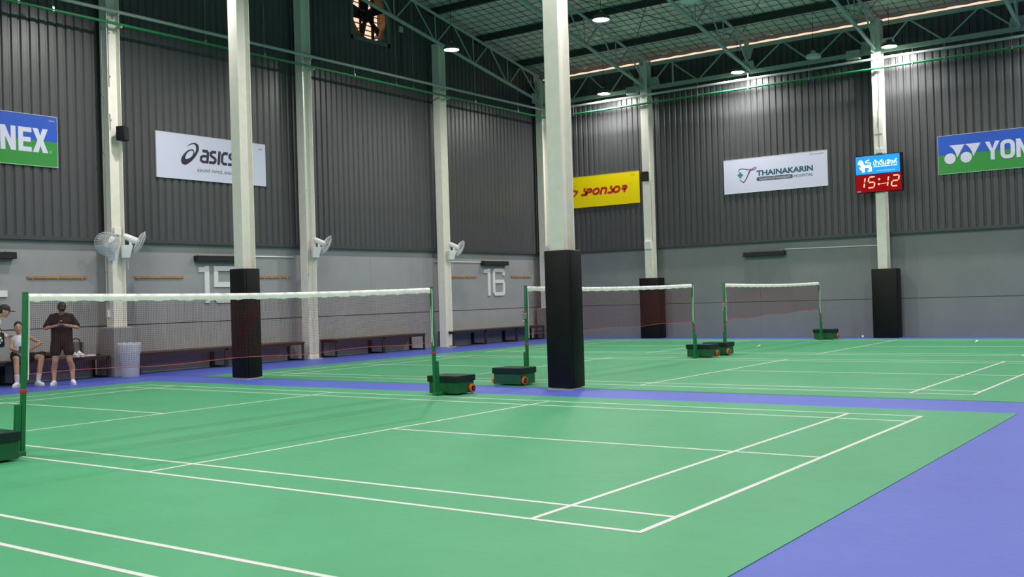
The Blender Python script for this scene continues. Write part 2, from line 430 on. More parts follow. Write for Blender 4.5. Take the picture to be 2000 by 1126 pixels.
# ------------------------------------------------------------ trusses
def member(name, a, b, r, parent, m='truss', n=10):
    o = MB().tube(a, b, r, n=n); o.smooth = 'auto'; return o.build(name, m, parent)
def roof_truss(x, label, ystart=23.4, yend=YR):
    t = thing('roof_truss', label, 'truss', (x, ystart, 0), group='sloping roof trusses')
    P = lambda y, z: (0, y-ystart, z)
    member('bottom_chord', P(ystart, zb(ystart)), P(yend, zb(yend)), 0.052, t)
    member('top_chord', P(ystart, zt(ystart)), P(yend, zt(yend)), 0.045, t)
    yb = ystart-1.72; ytp = ystart-0.95
    member('diagonal', P(ystart-0.06, zb(ystart)+0.12), P(ytp, zt(ytp)-0.04), 0.024, t, n=8)
    while yb > 12.5:
        member('strut', P(yb, zb(yb)), P(yb-0.02, zt(yb)), 0.018, t, n=8)
        member('diagonal', P(yb+0.05, zb(yb)), P(ytp-0.04, zt(ytp)), 0.024, t, n=8)
        ytp -= 1.76
        if ytp > yend: member('diagonal', P(yb-0.05, zb(yb)), P(ytp+0.04, zt(ytp)), 0.020, t, n=8)
        yb -= 1.76
    gz = zb(ystart)
    MB().box(-0.008, 0.008, -0.42, 0.0, gz-0.12, gz+0.22).build('gusset_plate', 'truss', t)
    MB().box(-0.008, 0.008, -0.30, 0.0, gz+0.62, gz+0.90).build('gusset_plate', 'truss', t)
    return t
roof_truss(-9.6, 'sloping steel roof truss along left wall, crossing the exhaust fan opening', 23.2)
roof_truss(-5.76, 'sloping roof truss meeting the back column beside the yellow sign')
roof_truss(-2.32, 'sloping roof truss meeting the back girder above the white hospital sign')
roof_truss(1.30, 'sloping roof truss meeting the back column above the red clock')
roof_truss(4.85, 'sloping roof truss at right edge above the blue and green sign')
# girder along the back wall
t = thing('wall_girder', 'horizontal zigzag steel girder running along the top of back wall', 'truss', (0, 23.5, 0))
ZL, ZU = 7.76, 8.49
for a, b in ((XL+0.15, -5.89), (-5.63, 1.20), (1.46, 8.3)):
    MB().box(a, b, -0.05, 0.05, ZL-0.055, ZL+0.055).build('bottom_chord', 'truss', t)
    MB().box(a, b, -0.05, 0.05, ZU-0.05, ZU+0.05).build('top_chord', 'truss', t)
zig = [[(-5.66, 0), (-4.93, 1), (-4.0, 0), (-3.14, 1), (-2.3, 0), (-1.35, 1), (-0.47, 0), (0.43, 1), (1.18, 0)],
       [(1.48, 0), (2.16, 1), (3.06, 0), (3.94, 1), (4.8, 0), (5.7, 1), (6.6, 0)],
       [(-5.90, 0), (-6.45, 1), (-7.1, 0), (-7.85, 1), (-8.5, 0), (-9.2, 1), (-9.8, 0)]]
for z in zig:
    for i in range(len(z)-1):
        a, b = z[i], z[i+1]
        member('diagonal', (a[0], 0, ZU if a[1] else ZL), (b[0], 0, ZU if b[1] else ZL), 0.024, t, n=8)
for x in (-2.4, 4.8):
    member('strut', (x, 0, ZL), (x, 0, ZU), 0.026, t)
for x in (-5.50, -6.02, 1.07, 1.60, -2.4, 4.8):
    MB().prism([(x-0.22, ZL), (x+0.22, ZL), (x+0.16, ZL+0.32), (x-0.16, ZL+0.32)], -0.008, 0.008).build('gusset_plate', 'truss', t).rotation_euler = (PI/2, 0, 0)
MB().prism([(-2.6, ZU), (-2.2, ZU), (-2.32, ZU-0.36), (-2.48, ZU-0.36)], -0.008, 0.008).build('gusset_plate', 'truss', t).rotation_euler = (PI/2, 0, 0)
member('strut', (-4.78, -0.1, ZU-0.05), (-4.78, -0.1, ZL), 0.030, t)

# ------------------------------------------------------------ columns
def column(x, y, z0, z1, label, details=()):
    t = thing('steel_column', label, 'column', (x, y, z0), group='cream steel columns')
    h = z1-z0; bx, dy, tf, tw = 0.125, 0.15, 0.014, 0.010
    m = MB().box(-bx, bx, -dy, -dy+tf, 0, h).box(-bx, bx, dy-tf, dy, 0, h)
    m.box(-tw/2, tw/2, -dy+tf, dy-tf, 0, h)
    m.build('shaft', 'steel', t)
    MB().box(-0.2, 0.2, -0.2, 0.2, 0, 0.02).build('base_plate', 'plate', t)
    return t
col1 = column(-9.62, LC[0], 1.0, zb(LC[0]), 'cream steel wall column carrying two white fans and a black speaker')
col2 = column(-9.62, LC[1], 0, zb(LC[1]), 'cream steel wall column just right of the number 15, single white fan')
col3 = column(-9.62, LC[2], 0, zb(LC[2])-0.05, 'cream steel wall column just left of the number 16, single white fan')
col4 = column(-9.62, LC[3], 1.0, zb(LC[3])+0.75, 'cream steel column in far corner of hall behind padded column')
colm2 = column(-5.94, 7.72, 0, zb(7.7)-0.05, 'free-standing cream column hiding part of number 15')
colm3 = column(1.22, 7.7, 0, zb(7.7)-0.05, 'largest free-standing cream column in middle of hall')
colb1 = column(-5.76, 23.45, 0, 8.62, 'cream column on back wall beside the yellow sign')
colb2 = column(1.33, 23.45, 0, 8.62, 'cream column on back wall carrying the red clock')
def conduit(t, pts, clips=()):
    MB().path(pts, 0.011).build('conduit', 'metal', t)
    for c in clips: MB().cbox(c, (0.03, 0.05, 0.035)).build('conduit_clip', 'metal', t)
conduit(col1, [(0.02, -0.05, 4.1), (0.02, -0.05, 6.4)], [(0.03, -0.05, z) for z in (4.3, 5.2, 6.1)])
conduit(col1, [(-0.04, -0.17, 0.4), (-0.04, -0.17, 1.4), (-0.04, -0.17, 2.2), (-0.04, -0.17, 6.3)], [(-0.04, -0.17, z) for z in (0.55, 1.15, 1.75, 3.6, 4.8)])
MB().bevbox(-0.07, -0.01, -0.2, -0.15, 0.22, 0.36, 0.005).build('socket_box', 'white_plastic', col1)
MB().bevbox(0.03, 0.09, -0.06, 0.1, 1.92, 2.07, 0.008).build('switch_box', 'white_plastic', col1)
conduit(col2, [(0.03, -0.05, 1.0), (0.03, -0.05, 7.2)], [(0.03, -0.05, z) for z in (1.6, 2.1, 4.2, 5.4)])
MB().bevbox(0.0, 0.05, -0.09, -0.02, 0.95, 1.1, 0.005).build('socket_box', 'white_plastic', col2)
conduit(colb1, [(0.06, 0.02, 3.0), (0.06, 0.02, 4.9)], [(0.05, 0.02, 3.6)])
MB().bevbox(-0.1, 0.12, -0.22, -0.15, 2.75, 3.0, 0.01).build('switch_box', 'white_plastic', colb1)
conduit(colb2, [(0.02, -0.165, 5.0), (0.02, -0.165, 6.1), (0.06, -0.165, 6.4), (0.06, -0.165, 7.2)], [(0.02, -0.17, z) for z in (5.15, 5.9)])
MB().bevbox(-0.06, 0.10, -0.21, -0.15, 4.97, 5.10, 0.006).build('switch_box', 'white_plastic', colb2)
MB().box(-0.1, 0.1, -0.158, -0.15, 5.5, 6.0).build('splice_plate', 'steel', colb2)
for tt, z in ((colm2, 5.6), (colm3, 6.2), (col1, 4.4)):
    MB().box(0.118, 0.131, -0.155, -0.11, z, z+0.55).build('splice_plate', 'steel', tt)
for (x, y, lab) in ((-9.62, 7.41, 'grey concrete pedestal under wall column beside clear plastic bin'), (-9.62, 23.32, 'grey concrete pedestal in the far corner under corner column')):
    p = MB().bevbox(-0.24, 0.24, -0.25, 0.25, 0, 1.0, 0.008).build('pedestal', 'concrete', loc=(x, y, 0)); tag(p, lab, 'pedestal')

def pad(x, y, h, z0, label, sx=0.21, sy=0.19):
    t = thing('column_pad', label, 'pad', (x, y, z0), group='black padded column guards')
    th = 0.05
    a = MB(); a.bevbox(-sx, sx, -sy, -sy+th, 0, h, 0.018); a.smooth = 'auto'; a.build('pad_panel', 'pad', t)
    a = MB(); a.bevbox(sx-th, sx, -sy+th+0.004, sy, 0, h, 0.018); a.smooth = 'auto'; a.build('pad_panel', 'pad', t)
    a = MB(); a.bevbox(-sx, -sx+th, -sy+th+0.004, sy, 0, h, 0.018); a.smooth = 'auto'; a.build('pad_panel', 'pad', t)
    a = MB(); a.bevbox(-sx+th+0.004, sx-th-0.004, sy-th, sy, 0, h, 0.018); a.smooth = 'auto'; a.build('pad_panel', 'pad', t)
    return t
pad(1.22, 7.7, 2.02, 0.03, 'largest black column pad, in middle of hall beside net cart')
pad(-5.96, 7.72, 2.04, 0.03, 'black column pad seen through the biggest net, hiding number 15')
pad(-5.75, 23.45, 1.86, 0.0, 'black column pad on back wall seen through the middle net', 0.33, 0.22)
pad(1.37, 23.45, 1.86, 0.0, 'black column pad on back wall below the red clock', 0.33, 0.22)

# ------------------------------------------------------------ pipes along both walls
def pipe(name, label, z, off, r, m):
    t = thing(name, label, 'pipe', (XL+off, YB-off, z))
    L = YF+0.1-(YB-off)
    a = MB().tube((0, L, 0), (0, 0, 0), r, n=10); a.smooth = 'auto'; a.build('pipe_run', m, t)
    a = MB().tube((0, 0, 0), (XR-0.1-(XL+off), 0, 0), r, n=10); a.smooth = 'auto'; a.build('pipe_run', m, t)
    MB().ell((0, 0, 0), (r*1.35, r*1.35, r*1.35), 10, 8).build('elbow', m, t)
    return t
gp = pipe('green_pipe', 'thin bright green pipe running round both walls below grey pipe', 7.25, 0.66, 0.030, 'green_pipe')
yp = pipe('grey_pipe', 'pale grey pipe running round both walls just above green pipe', 7.52, 0.60, 0.036, 'grey_pipe')
for y in (5.3, 6.0, 9.6, 11.3, 14.3, 15.9, 16.6, 19.4, 21.6):       # drop rods down to the green pipe
    yl = y-(YB-0.66)
    zt_ = min(zr(y), 9.9) - 7.25
    MB().tube((0, yl, 0.0), (0, yl, zt_), 0.005, n=5).build('hanger_rod', 'metal', gp)
    MB().cbox((0, yl, 0.02), (0.05, 0.04, 0.09)).build('pipe_clip', 'metal', gp)
for x in (-8.3, -3.9, -2.3, -0.5, 2.3, 3.1, 4.7):
    xl = x-(XL+0.66)
    MB().tube((xl, 0, 0), (xl, 0.0, 0.52), 0.007, n=5).build('hanger_rod', 'metal', gp)
    MB().cbox((xl, 0, 0.0), (0.03, 0.075, 0.075)).build('pipe_clip', 'metal', gp)
for y in LC[:3]:
    yl = y-(YB-0.66)
    MB().box(-0.18, 0.03, yl+0.06, yl+0.1, -0.07, -0.032).build('bracket', 'grey_pipe', gp)
    MB().box(-0.2, 0.03, yl+0.04-0.06, yl+0.08-0.06, -0.075, -0.038).build('bracket', 'grey_pipe', yp)
for x in (-5.76, 1.33):
    xl = x-(XL+0.66)
    MB().box(xl-0.03, xl+0.03, -0.02, 0.12, -0.07, -0.03).build('bracket', 'grey_pipe', gp)
    MB().box(xl-0.03, xl+0.03, -0.02, 0.12, -0.075, -0.038).build('bracket', 'grey_pipe', yp)
for x, lab in ((-6.18, 'grey junction box on back girder beside the column with speaker'), (0.72, 'louvred grey junction box on back girder left of clock column')):
    t = thing('junction_box', lab, 'junction box', (x, 23.42, 7.60))
    MB().bevbox(-0.18, 0.18, -0.14, 0.02, 0, 0.25, 0.01).build('housing', 'grey_pipe', t)
    for k in range(4): MB().box(-0.13, 0.13, -0.15, -0.138, 0.05+k*0.045, 0.07+k*0.045).build('louver', 'plate', t)

# ------------------------------------------------------------ lamps
def lamp_proto(lit, label):
    t = thing('high_bay_lamp', label, 'lamp', (0, 0, 0), group='round high bay lamps')
    a = MB().lathe([(0.0, 0.17), (0.07, 0.17), (0.08, 0.10), (0.17, 0.085), (0.205, 0.05), (0.205, -0.012), (0.19, -0.012), (0.185, 0.002)], 28); a.smooth = 'auto'
    a.build('housing', 'lamp_body' if lit else 'lamp_off', t)
    a = MB().lathe([(0.186, 0.002), (0.10, 0.0), (0.0, 0.0)], 24); a.smooth = True
    a.build('lens', 'lamp_lit' if lit else 'lamp_off', t)
    MB().tube((0, 0, 0.17), (0, 0, 0.21), 0.03, n=10).build('hook', 'metal', t)
    return t
def lamp_cable(t):
    x, y, z = t.location
    MB().tube((0, 0, 0.2), (0, 0, zr(y)-0.03-z), 0.006, n=5).build('cable', 'black', t)
    return t
LIT = [(-7.0, 23.0, 7.70, 'lit round lamp above the yellow sign on back wall'),
       (-2.5, 23.0, 7.70, 'lit round lamp above the white hospital sign'),
       (1.78, 23.0, 7.73, 'lit round lamp right of the clock column on back wall'),
       (-6.93, 15.35, 7.73, 'lit round lamp hanging in front of the truss along left wall'),
       (-2.6, 15.5, 7.74, 'lit round lamp hanging highest, right of the largest column')]
p_on = None
for x, y, z, lab in LIT:
    if p_on is None: p_on = lamp_proto(True, lab); p_on.location = (x, y, z)
    else: copy_thing(p_on, (x, y, z), 0, lab)
OUT = 'lit round high bay lamp hanging outside the picture'
for y in (7.3, -0.78, -7.4):
    for x in (-7.0, -2.5, 1.8, 6.2, 10.6): copy_thing(p_on, (x, y, 7.72), 0, OUT, 'high bay lamps outside the picture')
for y in (15.4, 23.0):
    for x in ((1.8, 6.2, 10.6) if y < 20 else (6.2, 10.6)): copy_thing(p_on, (x, y, 7.72), 0, OUT, 'high bay lamps outside the picture')
p_off = lamp_proto(False, 'unlit pale lamp above the hospital sign, left of clock column'); p_off.location = (-0.2, 22.8, 7.72)
copy_thing(p_off, (-0.35, 15.45, 7.72), 0, 'unlit pale lamp at top edge of picture under the roof')
for o in [o for o in C.objects if o.name.startswith('high_bay_lamp')]: lamp_cable(o)

# ------------------------------------------------------------ exhaust fan in left wall
t = thing('exhaust_fan', 'square exhaust fan opening high in left wall showing daylight', 'fan', (XL+0.02, (FANY0+FANY1)/2, FANZ0))
Wf = FANY1-FANY0; Hf = FANZ1-FANZ0; hw = Wf/2
MB().box(-0.28, 0.10, -hw, -hw+0.1, 0, Hf).box(-0.28, 0.10, hw-0.1, hw, 0, Hf).box(-0.28, 0.10, -hw, hw, 0, 0.1).box(-0.28, 0.10, -hw, hw, Hf-0.1, Hf).build('frame', 'fan_frame', t)
mb = MB(); n = 48
R = hw-0.10
sup = lambda c, s: R/((abs(c)**4+abs(s)**4)**0.25)
sq = []; ci = []
for i in range(n):
    a = 2*PI*i/n + PI/4; c, s = math.cos(a), math.sin(a); k = (hw-0.1)/max(abs(c), abs(s))
    sq.append((0.04, c*k, Hf/2+s*k)); ci.append((0.04, c*sup(c, s)*0.97, Hf/2+s*sup(c, s)*0.97))
mb.add(sq+ci, [(i, (i+1) % n, n+(i+1) % n, n+i) for i in range(n)]); mb.build('shroud_plate', 'fan_frame', t)
mb = MB().lathe([(R, -0.2), (R, 0.05), (R-0.012, 0.05), (R-0.012, -0.2)], 32, (0, 0, Hf/2), (1, 0, 0)); mb.build('shroud_ring', 'rust', t)
MB().bevbox(-0.16, 0.06, -0.14, 0.14, Hf/2-0.15, Hf/2+0.15, 0.03).build('motor', 'black', t)
MB().box(-0.05, 0.0, 0.16, 0.24, 0.1, Hf-0.1).build('support_bar', 'black', t)
MB().box(-0.05, 0.0, -0.30, -0.25, 0.1, Hf-0.1).build('support_bar', 'black', t)
for k in range(5):
    a = 2*PI*k/5+0.3; Rm = Matrix.Rotation(a, 3, 'X')
    mb = MB(); pts = [(-0.09, 0.12), (0.09, 0.12), (0.20, R-0.06), (-0.12, R-0.06)]
    vs = [Rm @ Vector((-0.06+0.35*p[0], p[0], p[1])) + Vector((0, 0, Hf/2)) for p in pts]; vs += [v+Vector((0.006, 0, 0)) for v in vs]
    mb.add(vs, [(0, 1, 2, 3), (7, 6, 5, 4), (0, 4, 5, 1), (1, 5, 6, 2), (2, 6, 7, 3), (3, 7, 4, 0)]); mb.build('blade', 'black', t)
for k in range(9):
    z = 0.15+k*0.14
    MB().cbox((-0.22, 0, z), (0.10, Wf-0.22, 0.012), Matrix.Rotation(0.6, 3, 'Y')).build('louver', 'rust', t)
t = thing('isolator_switch', 'small grey switch box on wall right of exhaust fan', 'switch', (XL+0.08, 16.75, 8.95))
MB().bevbox(0, 0.08, -0.07, 0.07, 0, 0.16, 0.01).build('housing', 'grey_pipe', t)
MB().tube((0.04, 0, 0), (0.04, 0, -1.1), 0.008, n=6).build('conduit', 'black', t)

# ------------------------------------------------------------ signs
def wallL(y, z, x=XL+0.105): return Matrix(((0, 0, 1, x), (1, 0, 0, y), (0, 1, 0, z), (0, 0, 0, 1)))
def wallB(x, z, y=YB-0.105): return Matrix(((1, 0, 0, x), (0, 0, -1, y), (0, 1, 0, z), (0, 0, 0, 1)))
TH = 0.035
def sign(label, mtx, w, h, face):
    t = thing('wall_sign', label, 'sign', mtx=mtx)
    MB().box(0, w, 0, h, 0, TH).build('board', face, t)
    MB().box(-0.008, 0, -0.008, h+0.008, 0, TH+0.004).box(w, w+0.008, -0.008, h+0.008, 0, TH+0.004).box(0, w, -0.008, 0, 0, TH+0.004).box(0, w, h, h+0.008, 0, TH+0.004).build('frame', 'sign_edge' if face != 'sign_yellow' else face, t)
    return t
def letters(name, me, m, t): return obj(name, me, m, t)
Z1 = TH+0.003
def yonex(label, mtx):
    t = sign(label, mtx, 3.05, 1.0, 'sign_green')
    MB().box(0, 3.05, 0.5, 1.0, TH, TH+0.0015).build('blue_band', 'sign_blue', t)
    mb = MB()
    for cx, tx in ((0.29, 0.265), (0.69, 0.66)):
        mb.sheet([arc(cx, 0.39, 0.14, 0.14, 0, 352, 32)], Z1)
        left = [(tx, 0.736), (tx+0.07, 0.69), (tx+0.13, 0.615), (tx+0.175, 0.52), (tx+0.204, 0.40)]
        mb.sheet([left+[(tx+0.392, 0.736)]], Z1)
    mb.build('emblem', 'ink_white', t)
    b, tp, sw = 0.265, 0.738, 0.098
    L = MB()
    c = 1.155+0.175; m_ = 0.49                                     # Y
    L.sheet([[(1.155, tp), (1.155+0.11, tp), (c, m_+0.06), (1.505-0.11, tp), (1.505, tp), (c+sw/2, m_-0.01), (c+sw/2, b), (c-sw/2, b), (c-sw/2, m_-0.01)]], Z1)
    ox0, ox1 = 1.517, 1.857                                        # O
    rr_ = 0.14
    def rrect(x0, x1, y0, y1, r):
        return arc(x1-r, y1-r, r, r, 0, 90, 6)+arc(x0+r, y1-r, r, r, 90, 180, 6)+arc(x0+r, y0+r, r, r, 180, 270, 6)+arc(x1-r, y0+r, r, r, 270, 360, 6)
    L.sheet([rrect(ox0, ox1, b-0.006, tp+0.006, rr_), list(reversed(rrect(ox0+sw, ox1-sw, b+0.088, tp-0.088, 0.05)))], Z1)
    n0, n1 = 1.890, 2.195                                          # N
    L.sheet([[(n0, b), (n0+sw, b), (n0+sw, tp-0.21), (n1-sw-0.0, b), (n1, b), (n1, tp), (n1-sw, tp), (n1-sw, b+0.21), (n0+sw, tp), (n0, tp)]], Z1)
    e0, e1 = 2.245, 2.515; h = 0.092                               # E
    mid = (b+tp)/2
    L.sheet([[(e0, b), (e1, b), (e1, b+h), (e0+sw, b+h), (e0+sw, mid-h/2), (e1-0.02, mid-h/2), (e1-0.02, mid+h/2), (e0+sw, mid+h/2), (e0+sw, tp-h), (e1, tp-h), (e1, tp), (e0, tp)]], Z1)
    x0, x1 = 2.535, 2.855                                          # X
    xm = (x0+x1)/2
    L.sheet([[(x0, b), (x0+0.115, b), (xm, mid-0.10), (x1-0.115, b), (x1, b), (xm+0.062, mid), (x1, tp), (x1-0.115, tp), (xm, mid+0.10), (x0+0.115, tp), (x0, tp), (xm-0.062, mid)]], Z1)
    L.build('lettering', 'ink_white', t)
    MB().ribbon(arc(2.905, 0.295, 0.022, 0.022, 0, 345, 14), 0.006, Z1, closed=True).build('registered_mark', 'ink_white', t)
    letters('small_lettering', text_mesh('โยเน็กซ์', 0.12, 0.04, 2.88, 0.90, Z1), 'ink_white', t)
    return t
yonex('blue and green sign at left picture edge, white letters', wallL(3.275, 4.25))
yonex('blue and green sign on back wall with two white balls', wallB(2.74, 4.30))

t = sign('white sign with dark spiral logo, partly behind padded column', wallL(8.63, 4.25), 3.05, 1.0, 'sign_white')
outer = spline([(0.785, 0.728), (0.89, 0.805), (1.0, 0.838), (1.09, 0.81), (1.122, 0.72), (1.07, 0.595), (0.972, 0.475), (0.858, 0.378), (0.745, 0.322), (0.655, 0.34), (0.630, 0.416), (0.661, 0.500), (0.755, 0.605), (0.86, 0.672), (0.945, 0.685), (0.985, 0.655), (0.975, 0.60)], 5)
back_ = spline([(1.0, 0.595), (1.04, 0.68), (1.035, 0.765), (0.985, 0.808), (0.90, 0.785)], 5)
MB().sheet([outer[:-4]+back_, list(reversed(spline([(0.74, 0.485), (0.79, 0.58), (0.885, 0.650), (0.962, 0.642), (0.955, 0.575), (0.895, 0.505), (0.80, 0.458), (0.75, 0.462), (0.74, 0.485)], 4)[:-1]))], Z1).build('emblem', 'ink_navy', t)
mb = MB(); s2 = lambda P, dx=0.0: [(x+dx+0.13*(y-0.55), y) for x, y in P]
sS = [(1.585, 0.677), (1.475, 0.677), (1.437, 0.645), (1.437, 0.600), (1.470, 0.570), (1.545, 0.542), (1.577, 0.510), (1.577, 0.462), (1.540, 0.430), (1.405, 0.430)]
mb.ribbon(s2([(1.195, 0.677), (1.32, 0.677), (1.357, 0.642), (1.357, 0.400)]), 0.068, Z1)
mb.ribbon(s2([(1.357, 0.562), (1.235, 0.562), (1.178, 0.530), (1.178, 0.462), (1.225, 0.430), (1.357, 0.430)]), 0.060, Z1+0.0006)
mb.ribbon(s2(sS), 0.066, Z1)
mb.ribbon(s2([(1.675, 0.398), (1.675, 0.712)]), 0.072, Z1)
mb.ribbon(s2([(1.915, 0.677), (1.815, 0.677), (1.763, 0.630), (1.763, 0.478), (1.815, 0.430), (1.915, 0.430)]), 0.066, Z1)
mb.ribbon(s2(sS, 0.535), 0.066, Z1)
mb.build('lettering', 'ink_navy', t)
letters('lettering', text_mesh('sound mind, sound body', 1.45, 0.12, 1.055, 0.165, Z1, shear=0.2), 'ink_grey', t)
letters('small_lettering', text_mesh('เอสิกส์', 0.1, 0.035, 2.85, 0.86, Z1), 'ink_grey', t)

t = sign('yellow sign with red slanted letters on back wall', wallB(-9.3, 4.27), 3.03, 1.0, 'sign_yellow')
def sl(pts): return [(x+0.30*(y-0.48), y) for x, y in pts]         # slant
mb = MB(); sw = 0.074; b, tp = 0.365, 0.60; q = 0.035
def S_(x0, w): mb.ribbon(sl([(x0, b+q), (x0+w*0.72, b+q), (x0+w*0.92, b+q+0.045), (x0+w*0.80, 0.485), (x0+w*0.42, tp-0.055), (x0+w*0.42, tp+0.02)]), sw, Z1)
S_(0.90, 0.20)
mb.ribbon(sl([(1.10, b), (1.10, 0.475), (1.22, 0.475), (1.262, 0.50), (1.262, 0.54), (1.23, tp-q), (1.06, tp-q)]), sw, Z1)
mb.ribbon(sl(arc(1.452, 0.482, 0.107, 0.085, 0, 345, 20)), sw, Z1, closed=True)
mb.ribbon(sl([(1.645, b), (1.645, tp-q), (1.79, tp-q), (1.822, tp-q-0.03), (1.822, b)]), sw, Z1)
S_(1.90, 0.20)
mb.ribbon(sl(arc(2.215, 0.482, 0.107, 0.085, 0, 345, 20)), sw, Z1, closed=True)
mb.ribbon(sl([(2.40, tp-q), (2.54, tp-q), (2.57, tp-q-0.04), (2.54, 0.485), (2.40, 0.475)]), sw, Z1)
mb.ribbon(sl([(2.525, 0.475), (2.525, b)]), sw, Z1)
mb.build('lettering', 'ink_red', t)
mb = MB()
mb.sheet([spline([(0.30, 0.56), (0.50, 0.60), (0.70, 0.575), (0.765, 0.55), (0.74, 0.48), (0.66, 0.40), (0.54, 0.32), (0.42, 0.27), (0.55, 0.36), (0.63, 0.44), (0.66, 0.50), (0.55, 0.53), (0.38, 0.525)], 4)], Z1)
mb.ribbon(spline([(0.25, 0.50), (0.45, 0.60), (0.62, 0.69), (0.75, 0.755)], 5), 0.022, Z1, w2=0.004)
mb.build('emblem', 'ink_red', t)
letters('small_lettering', text_mesh('สปอนเซอร์', 0.13, 0.04, 2.75, 0.875, Z1), 'ink_grey', t)
MB().ribbon(arc(2.71, 0.615, 0.022, 0.022, 0, 345, 14), 0.006, Z1, closed=True).build('registered_mark', 'ink_red', t)

t = sign('white hospital sign with green cross on back wall', wallB(-3.37, 4.28), 3.12, 1.0, 'sign_white')
MB().box(0.434, 0.595, 0.495, 0.56, TH, Z1).box(0.482, 0.547, 0.445, 0.612, TH, Z1+0.0005).build('green_cross', 'ink_plus', t)
mb = MB()
mb.ribbon(spline([(0.465, 0.63), (0.472, 0.67), (0.52, 0.708), (0.62, 0.703), (0.75, 0.67), (0.86, 0.648), (0.96, 0.66), (1.015, 0.69), (1.00, 0.718), (0.94, 0.705), (0.87, 0.655), (0.80, 0.58), (0.745, 0.48), (0.69, 0.385), (0.625, 0.32), (0.565, 0.325), (0.52, 0.375), (0.515, 0.41)], 5), 0.018, Z1)
mb.ribbon(spline([(0.86, 0.70), (0.80, 0.62), (0.74, 0.49), (0.69, 0.40), (0.61, 0.285)], 5), 0.014, Z1)
mb.build('emblem', 'ink_navy', t)
letters('lettering', text_mesh('THAINAKARIN', 1.69, 0.162, 1.025, 0.455, Z1, bold=0.036), 'ink_teal', t)
letters('lettering', text_mesh('HOSPITAL', 0.555, 0.078, 2.155, 0.315, Z1), 'ink_grey', t)
MB().sheet([arc(2.07, 0.358, 0.052, 0.056, -90, 90, 8)+arc(1.07, 0.364, 0.052, 0.056, 90, 270, 8)], Z1).build('grey_pill', 'ink_grey', t)
letters('lettering', text_mesh('โรงพยาบาลไทยนครินทร์', 0.95, 0.085, 1.105, 0.325, Z1+0.002), 'ink_white', t)
letters('small_lettering', text_mesh('โรงพยาบาลไทยนครินทร์', 0.41, 0.04, 2.62, 0.91, Z1), 'ink_grey', t)

# clock display
t = thing('clock_display', 'digital clock with red numerals below a lit blue panel', 'clock', mtx=wallB(0.70, 3.94, 23.28))
MB().bevbox(0, 1.24, -0.015, 1.0, -0.10, 0.06, 0.008).build('housing', 'black', t)
a = MB().box(0.025, 1.19, 0.485, 0.975, 0.06, 0.064).build('blue_panel', 'led_blue', t)
obj('lettering', text_mesh('น้ำดื่มสิงห์', 0.62, 0.155, 0.50, 0.705, 0.066, bold=0.018), 'led_white', a)
obj('lettering', text_mesh('SINGHA DRINKING WATER', 0.62, 0.035, 0.50, 0.655, 0.066, bold=0.02), 'led_white', a)
obj('lettering', text_mesh('บริษัท สิงห์ คอร์เปอเรชั่น จำกัด', 0.49, 0.022, 0.575, 0.545, 0.066), 'led_white', a)
lion = MB()                                                         # standing lion emblem facing left
lion.sheet([spline([(0.155, 0.885), (0.19, 0.865), (0.225, 0.84), (0.24, 0.79), (0.255, 0.745), (0.30, 0.735), (0.35, 0.745), (0.40, 0.735), (0.43, 0.70), (0.455, 0.66), (0.45, 0.60), (0.445, 0.555), (0.37, 0.555), (0.335, 0.575), (0.37, 0.60), (0.375, 0.65), (0.335, 0.66), (0.28, 0.665), (0.265, 0.63), (0.272, 0.575), (0.262, 0.548), (0.185, 0.548), (0.195, 0.585), (0.165, 0.61), (0.125, 0.65), (0.12, 0.69), (0.165, 0.685), (0.155, 0.735), (0.115, 0.755), (0.085, 0.765), (0.09, 0.815), (0.115, 0.86)], 3)], 0.066)
lion.ribbon(spline([(0.42, 0.72), (0.425, 0.77), (0.385, 0.79), (0.33, 0.79), (0.29, 0.81), (0.31, 0.845), (0.36, 0.85), (0.39, 0.875)], 4), 0.026, 0.066)
lion.build('lion_emblem', 'led_white', a)
pn = MB().box(0.02, 1.22, 0.0, 0.475, 0.06, 0.063).build('digit_panel', 'led_panel', t)
def seg(segs, x0, x1, y0, y1):
    ym = (y0+y1)/2; g = 0.018; sh = 0.035
    X = lambda x, y: (x + sh*(y-ym)/(y1-y0)*1.2, y)
    D = {'a': ((x0+g, y1), (x1-g, y1)), 'g': ((x0+g, ym), (x1-g, ym)), 'd': ((x0+g, y0), (x1-g, y0)),
         'f': ((x0, ym+g), (x0, y1-g)), 'b': ((x1, ym+g), (x1, y1-g)), 'e': ((x0, y0+g), (x0, ym-g)), 'c': ((x1, y0+g), (x1, ym-g))}
    mb = MB()
    for s in segs: mb.ribbon([X(*D[s][0]), X(*D[s][1])], 0.034, 0.066)
    mb.build('digit', 'led_red', pn)
seg('bc', 0.10, 0.25, 0.115, 0.40); seg('afgcd', 0.35, 0.52, 0.115, 0.405)
seg('bc', 0.72, 0.87, 0.115, 0.395); seg('abged', 0.975, 1.145, 0.115, 0.40)
MB().sheet([arc(0.64, 0.325, 0.026, 0.026, 0, 340, 16)], 0.066).build('colon_dot', 'led_red', pn)
MB().sheet([arc(0.625, 0.195, 0.026, 0.026, 0, 340, 16)], 0.066).build('colon_dot', 'led_red', pn)
MB().ribbon([(0.64, 0.195), (0.72, 0.203), (0.83, 0.21)], 0.014, 0.0665).build('stray_streak', 'led_red', pn)
MB().box(0.035, 0.15, 0.012, 0.045, 0.06, 0.064).build('maker_sticker', 'plate', t)

